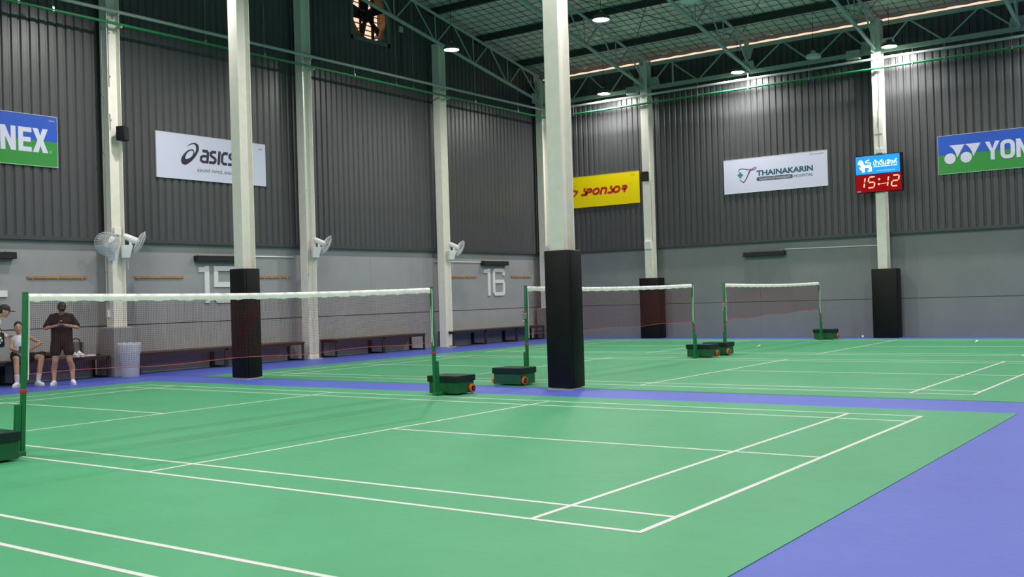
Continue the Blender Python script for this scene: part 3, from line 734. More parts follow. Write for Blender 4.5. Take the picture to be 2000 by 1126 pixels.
# ------------------------------------------------------------ court numbers
def digit(mb, d, x0, w, h, s):
    D = 0.03
    def bar(a, b, c, e): mb.box(a, b, c, e, 0, D)
    if d == '1':
        bar(x0+w-s, x0+w, 0, h); bar(x0, x0+w-s, h-0.14, h-0.03)
    elif d == '4':
        bar(x0+w-0.28, x0+w-0.28+s, 0, h); mb.box(x0, x0+w, 0.22, 0.22+s, 0, D+0.003)
        mb.prism([(x0, 0.22+s), (x0+s, 0.22+s), (x0+0.30, h), (x0+0.30-s, h)], 0, D-0.002)
    elif d == '5':
        ring(mb, [(x0+w, h-s*0.45), (x0+s/2, h-s*0.45), (x0+s/2, h*0.50), (x0+w-0.11, h*0.50), (x0+w-s/2, h*0.42), (x0+w-s/2, 0.11), (x0+w-0.11, s*0.45), (x0+0.10, s*0.45), (x0+s/2, 0.10), (x0+s/2, 0.23)], s*0.9, D)
    elif d == '6':
        o1 = rr2(x0, x0+w, 0, h, 0.11)
        ring(mb, [(x0+w-s/2, h-0.21), (x0+w-s/2, h-0.10), (x0+w-0.12, h-s*0.42), (x0+0.14, h-s*0.42), (x0+s/2, h-0.12), (x0+s/2, 0.12), (x0+0.12, s*0.42), (x0+w-0.12, s*0.42), (x0+w-s/2, 0.10), (x0+w-s/2, h*0.44), (x0+w-0.11, h*0.53), (x0+s, h*0.53)], s*0.88, D)
def rr2(*a): return a
def ring(mb, pts, w, D):                 # thick stroke with depth
    t0 = MB().ribbon(pts, w, D); n = len(t0.v); k = n//2
    top = t0.v; bot = [(x, y, 0) for x, y, z in top]
    fs = list(t0.f)
    for i in range(k-1):
        fs.append((2*i, 2*i+2, n+2*i+2, n+2*i)); fs.append((2*i+1, n+2*i+1, n+2*i+3, 2*i+3))
    fs += [(0, n, n+1, 1), (2*k-2, 2*k-1, n+2*k-1, n+2*k-2)]
    mb.add(list(top)+bot, fs)
for num, y0, dx in (('14', 4.22, 0.0), ('15', 9.74, 0.0), ('16', 20.44, 0.0)):
    t = thing('court_number', {'14': 'white number 14 cut off by left picture edge', '15': 'white number 15 half hidden by padded column', '16': 'white number 16 near the far corner, fully visible'}[num], 'number', mtx=wallL(y0, 1.46, XL+0.002))
    for d, x0, w_ in ((num[0], 0.0, 0.29), (num[1], 0.42, 0.65)):
        mb = MB(); digit(mb, d, x0, w_, 0.85, 0.125); mb.build('digit', 'white_paint', t)
# black bar lights above the numbers
for y0, y1, lab in ((4.1, 5.43, 'black bar light cut off by left picture edge'), (9.63, 10.9, 'black bar light partly behind the free-standing cream column'), (20.28, 21.57, 'short black bar light near the far corner')):
    t = thing('bar_light', lab, 'light', mtx=wallL(y0, 2.41, XL+0.0))
    MB().bevbox(0, y1-y0, 0, 0.13, 0.0, 0.16, 0.008).build('housing', 'black_matte', t)
    MB().box(0.1, 0.16, 0.13, 0.16, 0.0, 0.05).box(y1-y0-0.16, y1-y0-0.1, 0.13, 0.16, 0.0, 0.05).build('bracket', 'metal', t)
t = thing('bar_light', 'black bar light on back wall right of middle net', 'light', mtx=wallB(-2.85, 2.38, YB))
MB().bevbox(0, 1.27, 0, 0.13, 0.0, 0.16, 0.008).build('housing', 'black_matte', t)
MB().box(0.1, 0.16, 0.13, 0.16, 0.0, 0.05).box(1.1, 1.16, 0.13, 0.16, 0.0, 0.05).build('bracket', 'metal', t)
for (a, b, lab) in (((XL+0.02, 18.1, 2.5), (XL+0.02, 20.4, 2.5), 'thin conduit on wall left of number 16 bar light'), ((XL+0.02, 10.9, 2.55), (XL+0.02, 12.6, 2.55), 'thin conduit on wall between number 15 and fan column'), ((-1.6, YB-0.02, 2.55), (1.1, YB-0.02, 2.52), 'thin grey conduit on back wall running to the clock column')):
    o = MB().tube(a, b, 0.016, n=8).build('wall_conduit', 'white_paint'); tag(o, lab, 'conduit')

# wooden hook rails
RAIL = [(5.70, 6.96, 'wooden hook rail on wall above the standing person in black'), (8.09, 9.33, 'wooden hook rail between the two-fan column and number 15'), (11.3, 12.48, 'wooden hook rail just right of free-standing padded column'),
        (18.79, 20.04, 'short wooden hook rail under the fan nearest number 16'), (21.86, 23.0, 'wooden hook rail nearest the far corner of the hall')]
for y0, y1, lab in RAIL:
    t = thing('hook_rail', lab, 'hook rail', mtx=wallL(y0, 2.03, XL))
    MB().bevbox(0, y1-y0, 0, 0.055, 0, 0.03, 0.006).build('rail', 'wood', t)
    for k in range(5):
        x = 0.1+(y1-y0-0.2)*k/4
        MB().path([(x, 0.02, 0.03), (x, -0.02, 0.045), (x, -0.03, 0.065), (x, -0.01, 0.075)], 0.005, 5).build('hook', 'metal', t)

# ------------------------------------------------------------ wall fans
def wall_fan(label, base, dirv, tilt, bracket='x'):
    # base: point on the column; dirv: horizontal heading of the air flow
    d = Vector((math.cos(dirv), math.sin(dirv), 0)); side = Vector((-d.y, d.x, 0)); up = Vector((0, 0, 1))
    t = thing('wall_fan', label, 'fan', base, group='white wall fans')
    a = MB(); Rz = Matrix.Rotation(dirv, 3, 'Z')
    prof = [(-0.07, -0.26), (0.07, -0.26), (0.11, 0.0), (-0.11, 0.0)]
    vs = []
    for xx in (-0.02, 0.13):
        for (yy, zz) in prof: vs.append(Rz @ Vector((xx if zz < 0 or xx < 0 else 0.20, yy, zz)))
    a.add(vs, [(3, 2, 1, 0), (4, 5, 6, 7), (0, 1, 5, 4), (1, 2, 6, 5), (2, 3, 7, 6), (3, 0, 4, 7)]); a.build('base', 'white_plastic', t)
    ax = (d*math.cos(tilt)-up*math.sin(tilt)).normalized()
    c0 = d*0.16+up*0.02; pm = c0+up*0.12
    MB().tube(c0-up*0.05, pm, 0.03, n=10).build('neck', 'white_plastic', t)
    m = MB(); m.capsule(pm-ax*0.10, pm+ax*0.12, 0.062, 0.075); m.smooth = True; m.build('motor', 'white_plastic', t)
    hc = pm+ax*0.20; Rf = 0.255
    g = MB(); n = 36
    pv = ax.cross(up).normalized(); qv = ax.cross(pv)
    ringp = lambda rad, off, k=32: [hc+ax*off+pv*math.cos(2*PI*i/k)*rad+qv*math.sin(2*PI*i/k)*rad for i in range(k+1)]
    g.path(ringp(Rf, 0), 0.006, 5)
    for rad, off in ((0.18, 0.05), (0.10, 0.065), (0.18, -0.05), (0.10, -0.065)): g.path(ringp(rad, off, 20), 0.0022, 4)
    for i in range(n):
        a_ = 2*PI*i/n; e = pv*math.cos(a_)+qv*math.sin(a_)
        for s in (1, -1): g.path([hc+e*Rf, hc+e*0.18+ax*0.05*s, hc+e*0.05+ax*0.068*s], 0.003, 4)
    o = g.build('guard', 'guard', t); o['kind'] = 'stuff'
    MB().lathe([(0.0, 0.075), (0.05, 0.07), (0.05, 0.06)], 16, hc, ax).build('hub_cap', 'white_plastic', t)
    for k in range(3):
        a0 = 2*PI*k/3; vs = []
        for i in range(7):
            for rad, off in ((0.035, 0.02), (0.23, 0.02)):
                an = a0+(i/6)*1.5; e = pv*math.cos(an)+qv*math.sin(an)
                vs.append(hc+e*rad+ax*(off-0.045*(i/6)))
        mb = MB().add(vs, [(2*i, 2*i+1, 2*i+3, 2*i+2) for i in range(6)]); mb.smooth = True; mb.build('blade', 'blade', t)
    MB().path([d*0.10-up*0.26, d*0.10-up*0.42, d*0.105-up*0.50], 0.004, 5).build('pull_cord', 'white_plastic', t)
    return t
wall_fan('left one of the two white fans on the wall column with speaker', (-9.48, 7.27, 2.64), math.radians(-52), 0.40)
wall_fan('right one of the two white fans on the wall column with speaker', (-9.48, 7.48, 2.70), math.radians(62), 0.45)
wall_fan('white fan on the wall column between numbers 15 and 16, nearer 15', (-9.48, 12.80, 2.78), math.radians(62), 0.45)
wall_fan('white fan on the wall column just left of number 16', (-9.48, 18.12, 2.80), math.radians(62), 0.45)
wall_fan('white fan on corner column, mostly hidden by largest padded column', (-9.48, 23.2, 2.80), math.radians(-30), 0.35)

# speakers
for (x, y, z, rz, lab) in ((-9.40, 7.50, 4.86, 0.5, 'small black speaker on wall column above the two fans'), (-5.70, 23.12, 4.84, -1.2, 'small black speaker on back column right of yellow sign')):
    t = thing('speaker', lab, 'speaker', (x, y, z), rz)
    a = MB().bevbox(-0.09, 0.09, -0.11, 0.11, 0, 0.29, 0.015); a.smooth = 'auto'; a.build('cabinet', 'black', t)
    MB().box(0.09, 0.094, -0.09, 0.09, 0.02, 0.27).build('grille', 'black_matte', t)
    MB().tube((-0.09, 0, 0.15), (-0.16, 0, 0.15), 0.02, n=8).build('bracket', 'white_plastic', t)

# ------------------------------------------------------------ nets and posts
def net_post(label, y, sgn, ratchet, lean):
    # sgn = +1: cart lies on the +y side of the post; the post top leans towards the net by lean
    t = thing('net_post', label, 'net post', (0, y, 0.004), 0 if sgn > 0 else PI, group='green wheeled net posts')
    def lb(mb): mb.v = [(a, b-lean*c/1.55, c) for a, b, c in mb.v]; return mb
    a = lb(MB().bevbox(-0.022, 0.022, -0.022, 0.022, 0, 1.545, 0.006)); a.smooth = 'auto'; a.build('post', 'post', t)
    lb(MB().bevbox(-0.024, 0.024, -0.024, 0.024, 1.54, 1.565, 0.01)).build('post_cap', 'post', t)
    lb(MB().bevbox(-0.02, 0.02, 0.022, 0.085, 0.0, 0.50, 0.012)).build('brace_bar', 'post', t)
    MB().bevbox(-0.03, 0.03, -0.03, 0.20, 0.0, 0.05, 0.008).build('foot', 'post', t)
    MB().bevbox(-0.26, 0.26, 0.17, 0.56, 0.02, 0.19, 0.006).build('cart_body', 'cart', t)
    MB().bevbox(-0.28, 0.28, 0.15, 0.58, 0.185, 0.275, 0.008).build('cart_lid', 'lid', t)
    for s in (-1, 1):
        wv = MB().lathe([(0.0, -0.018), (0.042, -0.02), (0.062, -0.018), (0.068, 0.0), (0.062, 0.018), (0.042, 0.02), (0.0, 0.018)], 20, (s*0.285, 0.49, 0.078), (1, 0, 0)); wv.smooth = 'auto'
        wo = wv.build('wheel', 'orange', t)
        MB().lathe([(0.0, 0.024), (0.038, 0.023), (0.038, -0.023), (0.0, -0.024)], 16, (s*0.285, 0.49, 0.078), (1, 0, 0)).build('wheel_hub', 'black', wo)
        MB().tube((s*0.26, 0.49, 0.078), (s*0.315, 0.49, 0.078), 0.012, n=8).build('axle_bolt', 'metal', wo)
    lb(MB().bevbox(-0.026, 0.026, -0.026, 0.026, 0.60, 0.635, 0.004)).build('red_band', 'red', t)
    lb(MB().path([(0.03*sgn, -0.02, 1.53), (0.03*sgn, -0.028, 1.2), (0.02*sgn, -0.034, 0.9), (0.026*sgn, -0.03, 0.72)], 0.006, 5)).build('white_cord', 'white_tape', t)
    if ratchet:
        r_ = lb(MB().bevbox(-0.03, 0.03, 0.022, 0.075, 1.02, 1.12, 0.006)).build('ratchet', 'metal', t)
        lb(MB().bevbox(-0.024, 0.024, 0.03, 0.07, 1.12, 1.15, 0.005)).build('ratchet_strap', 'red', r_)
        lb(MB().path([(0.0, 0.05, 1.02), (0.0, 0.085, 0.98), (0.0, 0.05, 0.95)], 0.007, 5)).build('ratchet_handle', 'metal', r_)
    return t
def net(label, y0, y1, drop0=0.77, drop1=0.77):
    Lg = y1-y0
    t = thing('badminton_net', label, 'net', (0, y0, 0.79))
    top = lambda y: 1.545-0.79-0.03*math.sin(PI*y/Lg)
    bot = lambda y: 1.545-0.79-(drop0+(drop1-drop0)*y/Lg)-0.012*math.sin(PI*y/Lg)+0.012*math.sin(y*3.1)
    # white top tape, folded over the cord, lightly puckered
    n = 120; vs = []
    for i in range(n+1):
        y = Lg*i/n; pk = 0.004*math.sin(i*1.7)+0.003*math.sin(i*0.61+1)
        hgt = 0.068+0.005*math.sin(i*0.9)
        vs += [(-0.007+pk, y, top(y)-hgt), (-0.008+pk, y, top(y)-0.03), (0, y, top(y)+0.004), (0.008+pk, y, top(y)-0.03), (0.007+pk, y, top(y)-hgt+0.004*math.sin(i*2.3))]
    mb = MB().add(vs, [(5*i+k, 5*i+k+1, 5*i+k+6, 5*i+k+5) for i in range(n) for k in range(4)]); mb.smooth = True
    mb.build('top_tape', 'white_tape', t)
    mb = MB(); th = 0.00095
    def thread(pts):
        vs = []
        for (x, y, z) in pts:
            vs += [(x-th, y-th, z-th), (x+th, y-th*0, z+th), (x, y+th, z-th)]
        o = len(mb.v); mb.add(vs, [(3*i+k, 3*i+(k+1) % 3, 3*i+3+(k+1) % 3, 3*i+3+k) for i in range(len(pts)-1) for k in range(3)])
    ps = 0.02
    m = int(Lg/ps)
    for i in range(m+1):
        y = Lg*i/m; a, b = bot(y), top(y)-0.07
        thread([(0.004*math.sin(y*2), y, a), (0.010*math.sin(y*2+1), y, (a+b)/2), (0, y, b)])
    rows = int(0.69/ps)
    for j in range(rows+1):
        pts = []
        for i in range(25):
            y = Lg*i/24; a, b = bot(y), top(y)-0.07; f_ = j/rows
            pts.append((0.010*math.sin(y*2+1)*math.sin(PI*f_), y, a+(b-a)*f_))
        thread(pts)
    o = mb.build('net_mesh', 'net', t); o['kind'] = 'stuff'
    pts = [(0, Lg*i/40, bot(Lg*i/40)) for i in range(41)]
    MB().path([(0, -0.03, bot(0)-0.10)]+pts+[(0, Lg+0.03, bot(Lg)-0.12)], 0.0035, 5).build('bottom_cord', 'red_cord', t)
    MB().path([(0, -0.02, top(0)-0.01), (0, 0, bot(0)*0.5+top(0)*0.5), (0, 0, bot(0))], 0.006, 5).build('side_cord', 'white_tape', t)
    MB().path([(0, Lg+0.02, top(Lg)-0.01), (0, Lg, bot(Lg)*0.5+top(Lg)*0.5), (0, Lg, bot(Lg))], 0.006, 5).build('side_cord', 'white_tape', t)
POSTS = [((0.04, 0.075), (6.14, 0.03)), ((8.44, 0.01), (14.50, 0.02)), ((16.03, 0.01), (22.12, 0.03))]
PL = [('green net post at left edge of picture, nearest camera', 'green net post at right end of the largest net'),
      ('green net post with ratchet left of the largest padded column', 'green net post at right end of the middle net'),
      ('green net post with ratchet at left end of the farthest net', 'green net post at right end of the farthest net')]
NL = ['largest badminton net, spanning the left half of picture', 'middle badminton net, passing behind the largest padded column', 'farthest and smallest badminton net near the back wall']
for i, ((ya, la), (yb2, lb2)) in enumerate(POSTS):
    net_post(PL[i][0], ya, -1, i > 0, la); net_post(PL[i][1], yb2, 1, False, lb2)
    net(NL[i], ya+la*0.8+0.026, yb2-lb2*0.8-0.026, *((0.77, 0.77), (0.77, 0.77), (0.80, 0.70))[i])

# ------------------------------------------------------------ benches
def bench(label, y0, y1, mids):
    t = thing('bench', label, 'bench', (XL+0.005, y0, 0), group='low black benches along left wall')
    L = y1-y0; D = 0.55
    MB().bevbox(0, D, 0, L, 0.425, 0.455, 0.005).build('seat_board', 'bench_top', t)
    MB().box(D-0.045, D-0.005, 0.02, L-0.02, 0.38, 0.425).build('front_rail', 'black_matte', t)
    MB().box(0.005, 0.045, 0.02, L-0.02, 0.38, 0.425).build('back_rail', 'black_matte', t)
    for yy, w_ in [(0.03, 0.045), (L-0.075, 0.045)]+[(m-y0, 0.09) for m in mids]:
        fr = MB().box(D-0.05, D-0.005, yy, yy+w_, 0, 0.42).build('leg', 'black_matte', t)
        MB().box(0.005, 0.05, yy, yy+w_, 0, 0.42).build('leg', 'black_matte', t)
        MB().box(0.05, D-0.05, yy, yy+w_, 0, 0.04).build('floor_rail', 'black_matte', t)
        MB().box(0.05, D-0.05, yy, yy+w_, 0.38, 0.424).build('top_rail', 'black_matte', t)
    return t
bench('black bench under the two people at left edge', 3.2, 7.12, [5.1])
bench('black bench below the number 15, seen through largest net', 7.75, 12.42, [10.0])
bench('black bench between the wall columns, right of number 15', 13.45, 16.95, [15.2])
bench('black bench below the number 16 reaching the far corner', 18.15, 22.9, [19.7, 21.3])

# clear waste bin
t = thing('waste_bin', 'clear plastic waste bin beside grey pedestal and bench', 'bin', (-8.94, 7.22, 0))
a = MB().lathe([(0.0, 0.005), (0.17, 0.005), (0.175, 0.02), (0.215, 0.66), (0.225, 0.67), (0.21, 0.67), (0.168, 0.03), (0.0, 0.02)], 28); a.smooth = 'auto'; a.build('body', 'bin', t)
mb = MB(); n = 32; vs = []
for k, (rad, z) in enumerate(((0.216, 0.50), (0.228, 0.62), (0.232, 0.69), (0.215, 0.70), (0.205, 0.60), (0.17, 0.25), (0.10, 0.10))):
    for i in range(n):
        a_ = 2*PI*i/n; q = 1+0.025*math.sin(i*2.9+k)+0.015*math.sin(i*5.3+k*2)
        vs.append((rad*q*math.cos(a_), rad*q*math.sin(a_), z+0.012*math.sin(i*1.9+k)))
mb.add(vs, [(k*n+i, k*n+(i+1) % n, (k+1)*n+(i+1) % n, (k+1)*n+i) for k in range(6) for i in range(n)]); mb.smooth = True
mb.build('liner_bag', 'bin_bag', t)

# shuttlecocks on the floor
def shuttle(label, loc, rz):
    t = thing('shuttlecock', label, 'shuttlecock', loc, rz, group='shuttlecocks on the floor')
    ax = Vector((1, 0, 0.33)).normalized()
    a = MB(); a.ell((0, 0, 0.014), (0.013, 0.013, 0.013), 12, 8); a.smooth = True; a.build('cork', 'paper', t)
    mb = MB(); n = 16; pv = ax.cross(Vector((0, 0, 1))).normalized(); qv = ax.cross(pv); vs = []
    for rad, d in ((0.013, 0.012), (0.033, 0.08)):
        for i in range(n):
            an = 2*PI*i/n; vs.append(Vector((0, 0, 0.014))+ax*d+(pv*math.cos(an)+qv*math.sin(an))*rad*(1 if i % 2 else 0.9))
    mb.add(vs, [(i, (i+1) % n, n+(i+1) % n, n+i) for i in range(n)]); mb.build('feather_skirt', 'shoe', t)
shuttle('white shuttlecock at foot of back wall left of clock column', (0.75, 23.3, 0.0), 2.0)
shuttle('white shuttlecock on green mat in front of the farthest net', (-0.3, 18.5, 0.004), 0.6)
shuttle('white shuttlecock on farthest green mat towards the right edge', (4.15, 20.7, 0.004), 1.2)

# ------------------------------------------------------------ people
def figure(mb, name, m, parent, vox=0.009, it=4):
    me = mb.mesh(name); o = bpy.data.objects.new(name, me); C.objects.link(o)
    r = o.modifiers.new('r', 'REMESH'); r.mode = 'VOXEL'; r.voxel_size = vox
    q = o.modifiers.new('s', 'SMOOTH'); q.factor = 0.5; q.iterations = it
    nm = bake(o); bpy.data.objects.remove(o); bpy.data.meshes.remove(me)
    return obj(name, nm, m, parent, True)
def hand(mb, wrist, d, nrm, curl=0.6, left=1):
    # five fingers: d points from wrist to knuckles, nrm is the palm direction
    wv = Vector(wrist); d = Vector(d).normalized(); nrm = (Vector(nrm)-d*Vector(nrm).dot(d)).normalized(); sd = d.cross(nrm)*left
    kn = wv+d*0.085
    mb.capsule(wv, wv+d*0.03, 0.024, 0.027, 10, 3)
    for k, (off, ln) in enumerate(((-0.030, 0.070), (-0.010, 0.080), (0.011, 0.075), (0.031, 0.058))):
        a = wv+d*0.02+sd*off*0.7; b = kn+sd*off
        mb.capsule(a, b, 0.013, 0.0105, 8, 3)
        c = b+(d*math.cos(curl)+nrm*math.sin(curl))*ln*0.5; e = c+(d*math.cos(curl*2.1)+nrm*math.sin(curl*2.1))*ln*0.5
        mb.capsule(b, c, 0.0102, 0.0092, 8, 3); mb.capsule(c, e, 0.0092, 0.008, 8, 3)
    a = wv+d*0.025-sd*0.022; b = a+d*0.028-sd*0.030+nrm*0.012; c = b+d*0.028-sd*0.004+nrm*0.012
    mb.capsule(a, b, 0.014, 0.0115, 8, 3); mb.capsule(b, c, 0.0115, 0.009, 8, 3)
def head(mb, c, rot):
    # skull, jaw, nose, ears; face along -y before rot
    R = rot; c = Vector(c)
    P = lambda x, y, z: c + R @ Vector((x, y, z))
    mb.ell(c, (0.074, 0.092, 0.108), 20, 14, R)
    mb.ell(P(0, -0.028, -0.055), (0.056, 0.060, 0.062), 16, 10, R)
    mb.ell(P(0, -0.065, -0.088), (0.028, 0.024, 0.022), 12, 8, R)
    mb.capsule(P(0, -0.086, 0.012), P(0, -0.104, -0.028), 0.009, 0.014, 10, 3)
    for s in (-1, 1):
        mb.ell(P(s*0.076, 0.008, -0.012), (0.010, 0.020, 0.030), 10, 8, R)
        mb.ell(P(s*0.040, -0.062, -0.035), (0.022, 0.02, 0.022), 10, 8, R)
def face(c, rot, parent):
    c = Vector(c); P = lambda x, y, z: c + rot @ Vector((x, y, z))
    e = MB()
    for s in (-1, 1):
        e.ell(P(s*0.031, -0.083, 0.004), (0.010, 0.006, 0.0045), 10, 6, rot)
        e.capsule(P(s*0.018, -0.089, 0.027), P(s*0.046, -0.078, 0.030), 0.0026, 0.002, 6, 2)
    e.build('eyes', 'hair', parent, True)
    e = MB(); e.capsule(P(-0.018, -0.084, -0.062), P(0.018, -0.084, -0.062), 0.007, 0.007, 8, 3); e.build('mouth', 'lip', parent, True)
def shoe(parent, ankle, toe):
    a = Vector((ankle[0], ankle[1], 0)); b = Vector((toe[0], toe[1], 0)); d = (b-a).normalized()
    mb = MB()
    h = a-d*0.045
    mb.capsule(h+Vector((0, 0, 0.045)), a+d*0.05+Vector((0, 0, 0.055)), 0.038, 0.042, 12, 4)
    mb.capsule(a+d*0.05+Vector((0, 0, 0.05)), b-d*0.03+Vector((0, 0, 0.034)), 0.043, 0.032, 12, 4)
    mb.capsule(a+Vector((0, 0, 0.05)), a+Vector((0, 0, 0.085)), 0.042, 0.040, 12, 4)
    o = figure(mb, 'shoe', 'shoe', parent, 0.008, 3)
    for v in o.data.vertices:
        if v.co.z < 0.006: v.co.z = 0.006
    sd = d.cross(Vector((0, 0, 1)))
    L = (b-a).length
    pts = [(-0.085, 0), (-0.07, 0.032), (0.02, 0.036), (L*0.7, 0.046), (L-0.01, 0.03), (L+0.008, 0), (L-0.01, -0.03), (L*0.7, -0.046), (0.02, -0.036), (-0.07, -0.032)]
    sm = MB().prism([((a+d*u+sd*v).x, (a+d*u+sd*v).y) for u, v in pts], 0.0, 0.018); sm.build('sole', 'sole', o)
RX = lambda a: Matrix.Rotation(a, 3, 'X')
RZ = lambda a: Matrix.Rotation(a, 3, 'Z')
TURN = math.radians(59.3)

# person standing in black, looking at a phone
t = thing('person', 'person standing in black T-shirt and shorts, looking down at a phone', 'person', (-8.58, 5.56, 0.0), TURN); t.scale = (0.915,)*3
b = MB()
HC = (0.01, -0.105, 1.565); HR = RX(1.0)
for s, ank, toe in ((-1, (-0.165, 0.02, 0.09), (-0.225, -0.15)), (1, (0.185, 0.02, 0.09), (0.225, -0.15))):
    kn = (s*0.135, -0.03, 0.49); hp = (s*0.095, 0.0, 0.90)
    b.capsule(hp, kn, 0.085, 0.058, 14, 5); b.capsule(kn, (ank[0]*0.9+kn[0]*0.1, ank[1]+0.015, 0.34), 0.056, 0.058, 14, 5)
    b.capsule((ank[0]*0.9+kn[0]*0.1, ank[1]+0.015, 0.34), ank, 0.056, 0.036, 14, 5)
    shoe(t, ank, toe)
    sh = (s*0.185, 0.02, 1.405); el = (s*0.305, 0.0, 1.165); wr = (s*0.075-0.01, -0.265, 1.215)
    b.capsule((s*0.10, 0.02, 1.385), (s*0.175, 0.02, 1.385), 0.055, 0.052); b.capsule((s*0.178, 0.02, 1.39), el, 0.050, 0.041); b.capsule(el, wr, 0.041, 0.026)
    hand(b, wr, (-s*0.8, -0.25, 0.25), (0, 0.2, 1), 0.75, s)
b.capsule((-0.06, 0.01, 0.93), (0.06, 0.01, 0.93), 0.11, 0.11); b.capsule((0, 0.01, 0.95), (0, 0.02, 1.25), 0.125, 0.135)
b.capsule((-0.07, 0.02, 1.30), (0.07, 0.02, 1.30), 0.115, 0.115)
b.capsule((0, 0.02, 1.40), (0, -0.06, 1.52), 0.058, 0.052); head(b, HC, HR)
figure(b, 'body', 'skin', t, 0.0085)
c = MB()
c.capsule((0, 0.01, 0.88), (0, 0.02, 1.28), 0.150, 0.150); c.capsule((-0.175, 0.02, 1.388), (0.175, 0.02, 1.388), 0.068, 0.068)
c.capsule((-0.10, 0.02, 1.385), (0.10, 0.02, 1.385), 0.088, 0.088); c.capsule((-0.075, 0.02, 1.28), (0.075, 0.02, 1.28), 0.135, 0.135)
c.capsule((-0.07, 0.02, 1.28), (-0.085, 0.01, 0.86), 0.135, 0.125); c.capsule((0.07, 0.02, 1.28), (0.085, 0.01, 0.86), 0.135, 0.125)
for s in (-1, 1): c.capsule((s*0.172, 0.02, 1.385), (s*0.285, 0.005, 1.205), 0.069, 0.066)
o = figure(c, 'tshirt', 'cloth_black', t, 0.011, 3)
c = MB()
for s in (-1, 1):
    c.capsule((s*0.09, 0.01, 0.88), (s*0.125, -0.015, 0.68), 0.125, 0.108)
figure(c, 'shorts', 'cloth_black', t, 0.011, 3)
hh = MB(); q = Vector(HC)
hh.ell(q+HR @ Vector((0, 0.016, 0.030)), (0.086, 0.098, 0.100), 20, 12, HR); hh.ell(q+HR @ Vector((0, 0.05, -0.03)), (0.078, 0.065, 0.075), 16, 10, HR)
hh.ell(q+HR @ Vector((0, -0.062, 0.062)), (0.074, 0.040, 0.045), 14, 8, HR)
figure(hh, 'hair', 'hair', t, 0.008, 2)
face(HC, HR, t)
ph = thing('phone', 'dark phone held by the standing person in black', 'phone', (-8.58, 5.56, 0.0), TURN); ph.scale = (0.915,)*3
MB().cbox((0.0, -0.32, 1.262), (0.075, 0.14, 0.009), RX(-0.5)).build('case', 'phone', ph)

# person seated on the bench in a white sleeveless top
t = thing('person', 'seated person in white sleeveless top and black shorts behind green post', 'person', (-9.46, 5.23, 0.0), TURN); t.scale = (0.925,)*3
b = MB(); HC = (-0.02, -0.10, 1.185); HR = RX(0.12) @ RZ(0.1)
legs = [((-0.09, 0.0, 0.58), (-0.06, -0.42, 0.55), (-0.05, -0.48, 0.09), (-0.12, -0.64)), ((0.09, 0.0, 0.58), (0.40, -0.26, 0.555), (0.33, -0.40, 0.09), (0.44, -0.54))]
for hp, kn, ank, toe in legs:
    b.capsule(hp, kn, 0.085, 0.058, 14, 5)
    mid = tuple(0.65*kn[i]+0.35*ank[i] for i in range(3))
    b.capsule(kn, mid, 0.056, 0.056, 14, 5); b.capsule(mid, ank, 0.056, 0.035, 14, 5)
    shoe(t, ank, toe)
b.capsule((-0.07, 0, 0.60), (0.07, 0, 0.60), 0.105, 0.105); b.capsule((0, -0.01, 0.58), (-0.01, -0.05, 0.86), 0.105, 0.115)
b.capsule((-0.06, -0.05, 0.93), (0.06, -0.05, 0.93), 0.10, 0.10); b.capsule((-0.01, -0.05, 1.0), (-0.02, -0.08, 1.12), 0.046, 0.044)
for sh, el, wr, d, nn in (((-0.155, -0.05, 0.995), (-0.15, -0.16, 0.76), (-0.03, -0.33, 0.70), (0.5, -0.6, -0.1), (0.6, 0.2, 0.6)), ((0.15, -0.05, 0.995), (0.385, -0.06, 0.85), (0.17, -0.18, 0.70), (-0.7, -0.4, -0.35), (0, 0, -1))):
    b.capsule((sh[0]*0.5, -0.05, 0.99), sh, 0.052, 0.046); b.capsule(sh, el, 0.043, 0.036); b.capsule(el, wr, 0.036, 0.023)
    hand(b, wr, d, nn, 0.5, 1 if sh[0] < 0 else -1)
head(b, HC, HR); figure(b, 'body', 'skin', t, 0.0085); face(HC, HR, t)
c = MB(); c.capsule((-0.055, -0.05, 0.93), (0.055, -0.05, 0.93), 0.112, 0.112); c.capsule((0, -0.01, 0.62), (-0.01, -0.05, 0.88), 0.132, 0.125)
for s in (-1, 1): c.capsule((s*0.075, -0.05, 0.93), (s*0.085, -0.05, 1.015), 0.055, 0.038)
figure(c, 'sleeveless_top', 'cloth_white', t, 0.010, 3)
c = MB(); c.capsule((-0.07, 0, 0.61), (0.07, 0, 0.61), 0.118, 0.118)
for hp, kn, ank, toe in legs:
    m_ = tuple(hp[i]*0.45+kn[i]*0.55 for i in range(3)); c.capsule(hp, m_, 0.102, 0.092)
figure(c, 'shorts', 'cloth_black', t, 0.010, 3)
for hp, kn, ank, toe in legs:
    sm = MB(); e = tuple(ank[i]*0.72+kn[i]*0.28 for i in range(3)); sm.capsule((ank[0], ank[1], 0.075), e, 0.041, 0.052); figure(sm, 'sock', 'sock', t, 0.009, 2)
hh = MB(); q = Vector(HC)
hh.ell(q+HR @ Vector((0, 0.018, 0.030)), (0.081, 0.094, 0.096), 18, 12, HR); hh.ell(q+HR @ Vector((0, 0.045, -0.03)), (0.074, 0.062, 0.075), 14, 10, HR); hh.ell(q+HR @ Vector((0, 0.12, 0.02)), (0.038, 0.04, 0.045), 12, 8, HR)
figure(hh, 'hair', 'hair', t, 0.008, 2)
ph = thing('phone', 'dark phone held by the seated person', 'phone', (-9.46, 5.23, 0.0), TURN); ph.scale = (0.925,)*3
MB().cbox((0.03, -0.42, 0.74), (0.075, 0.009, 0.14), RX(-0.4)).build('case', 'phone', ph)

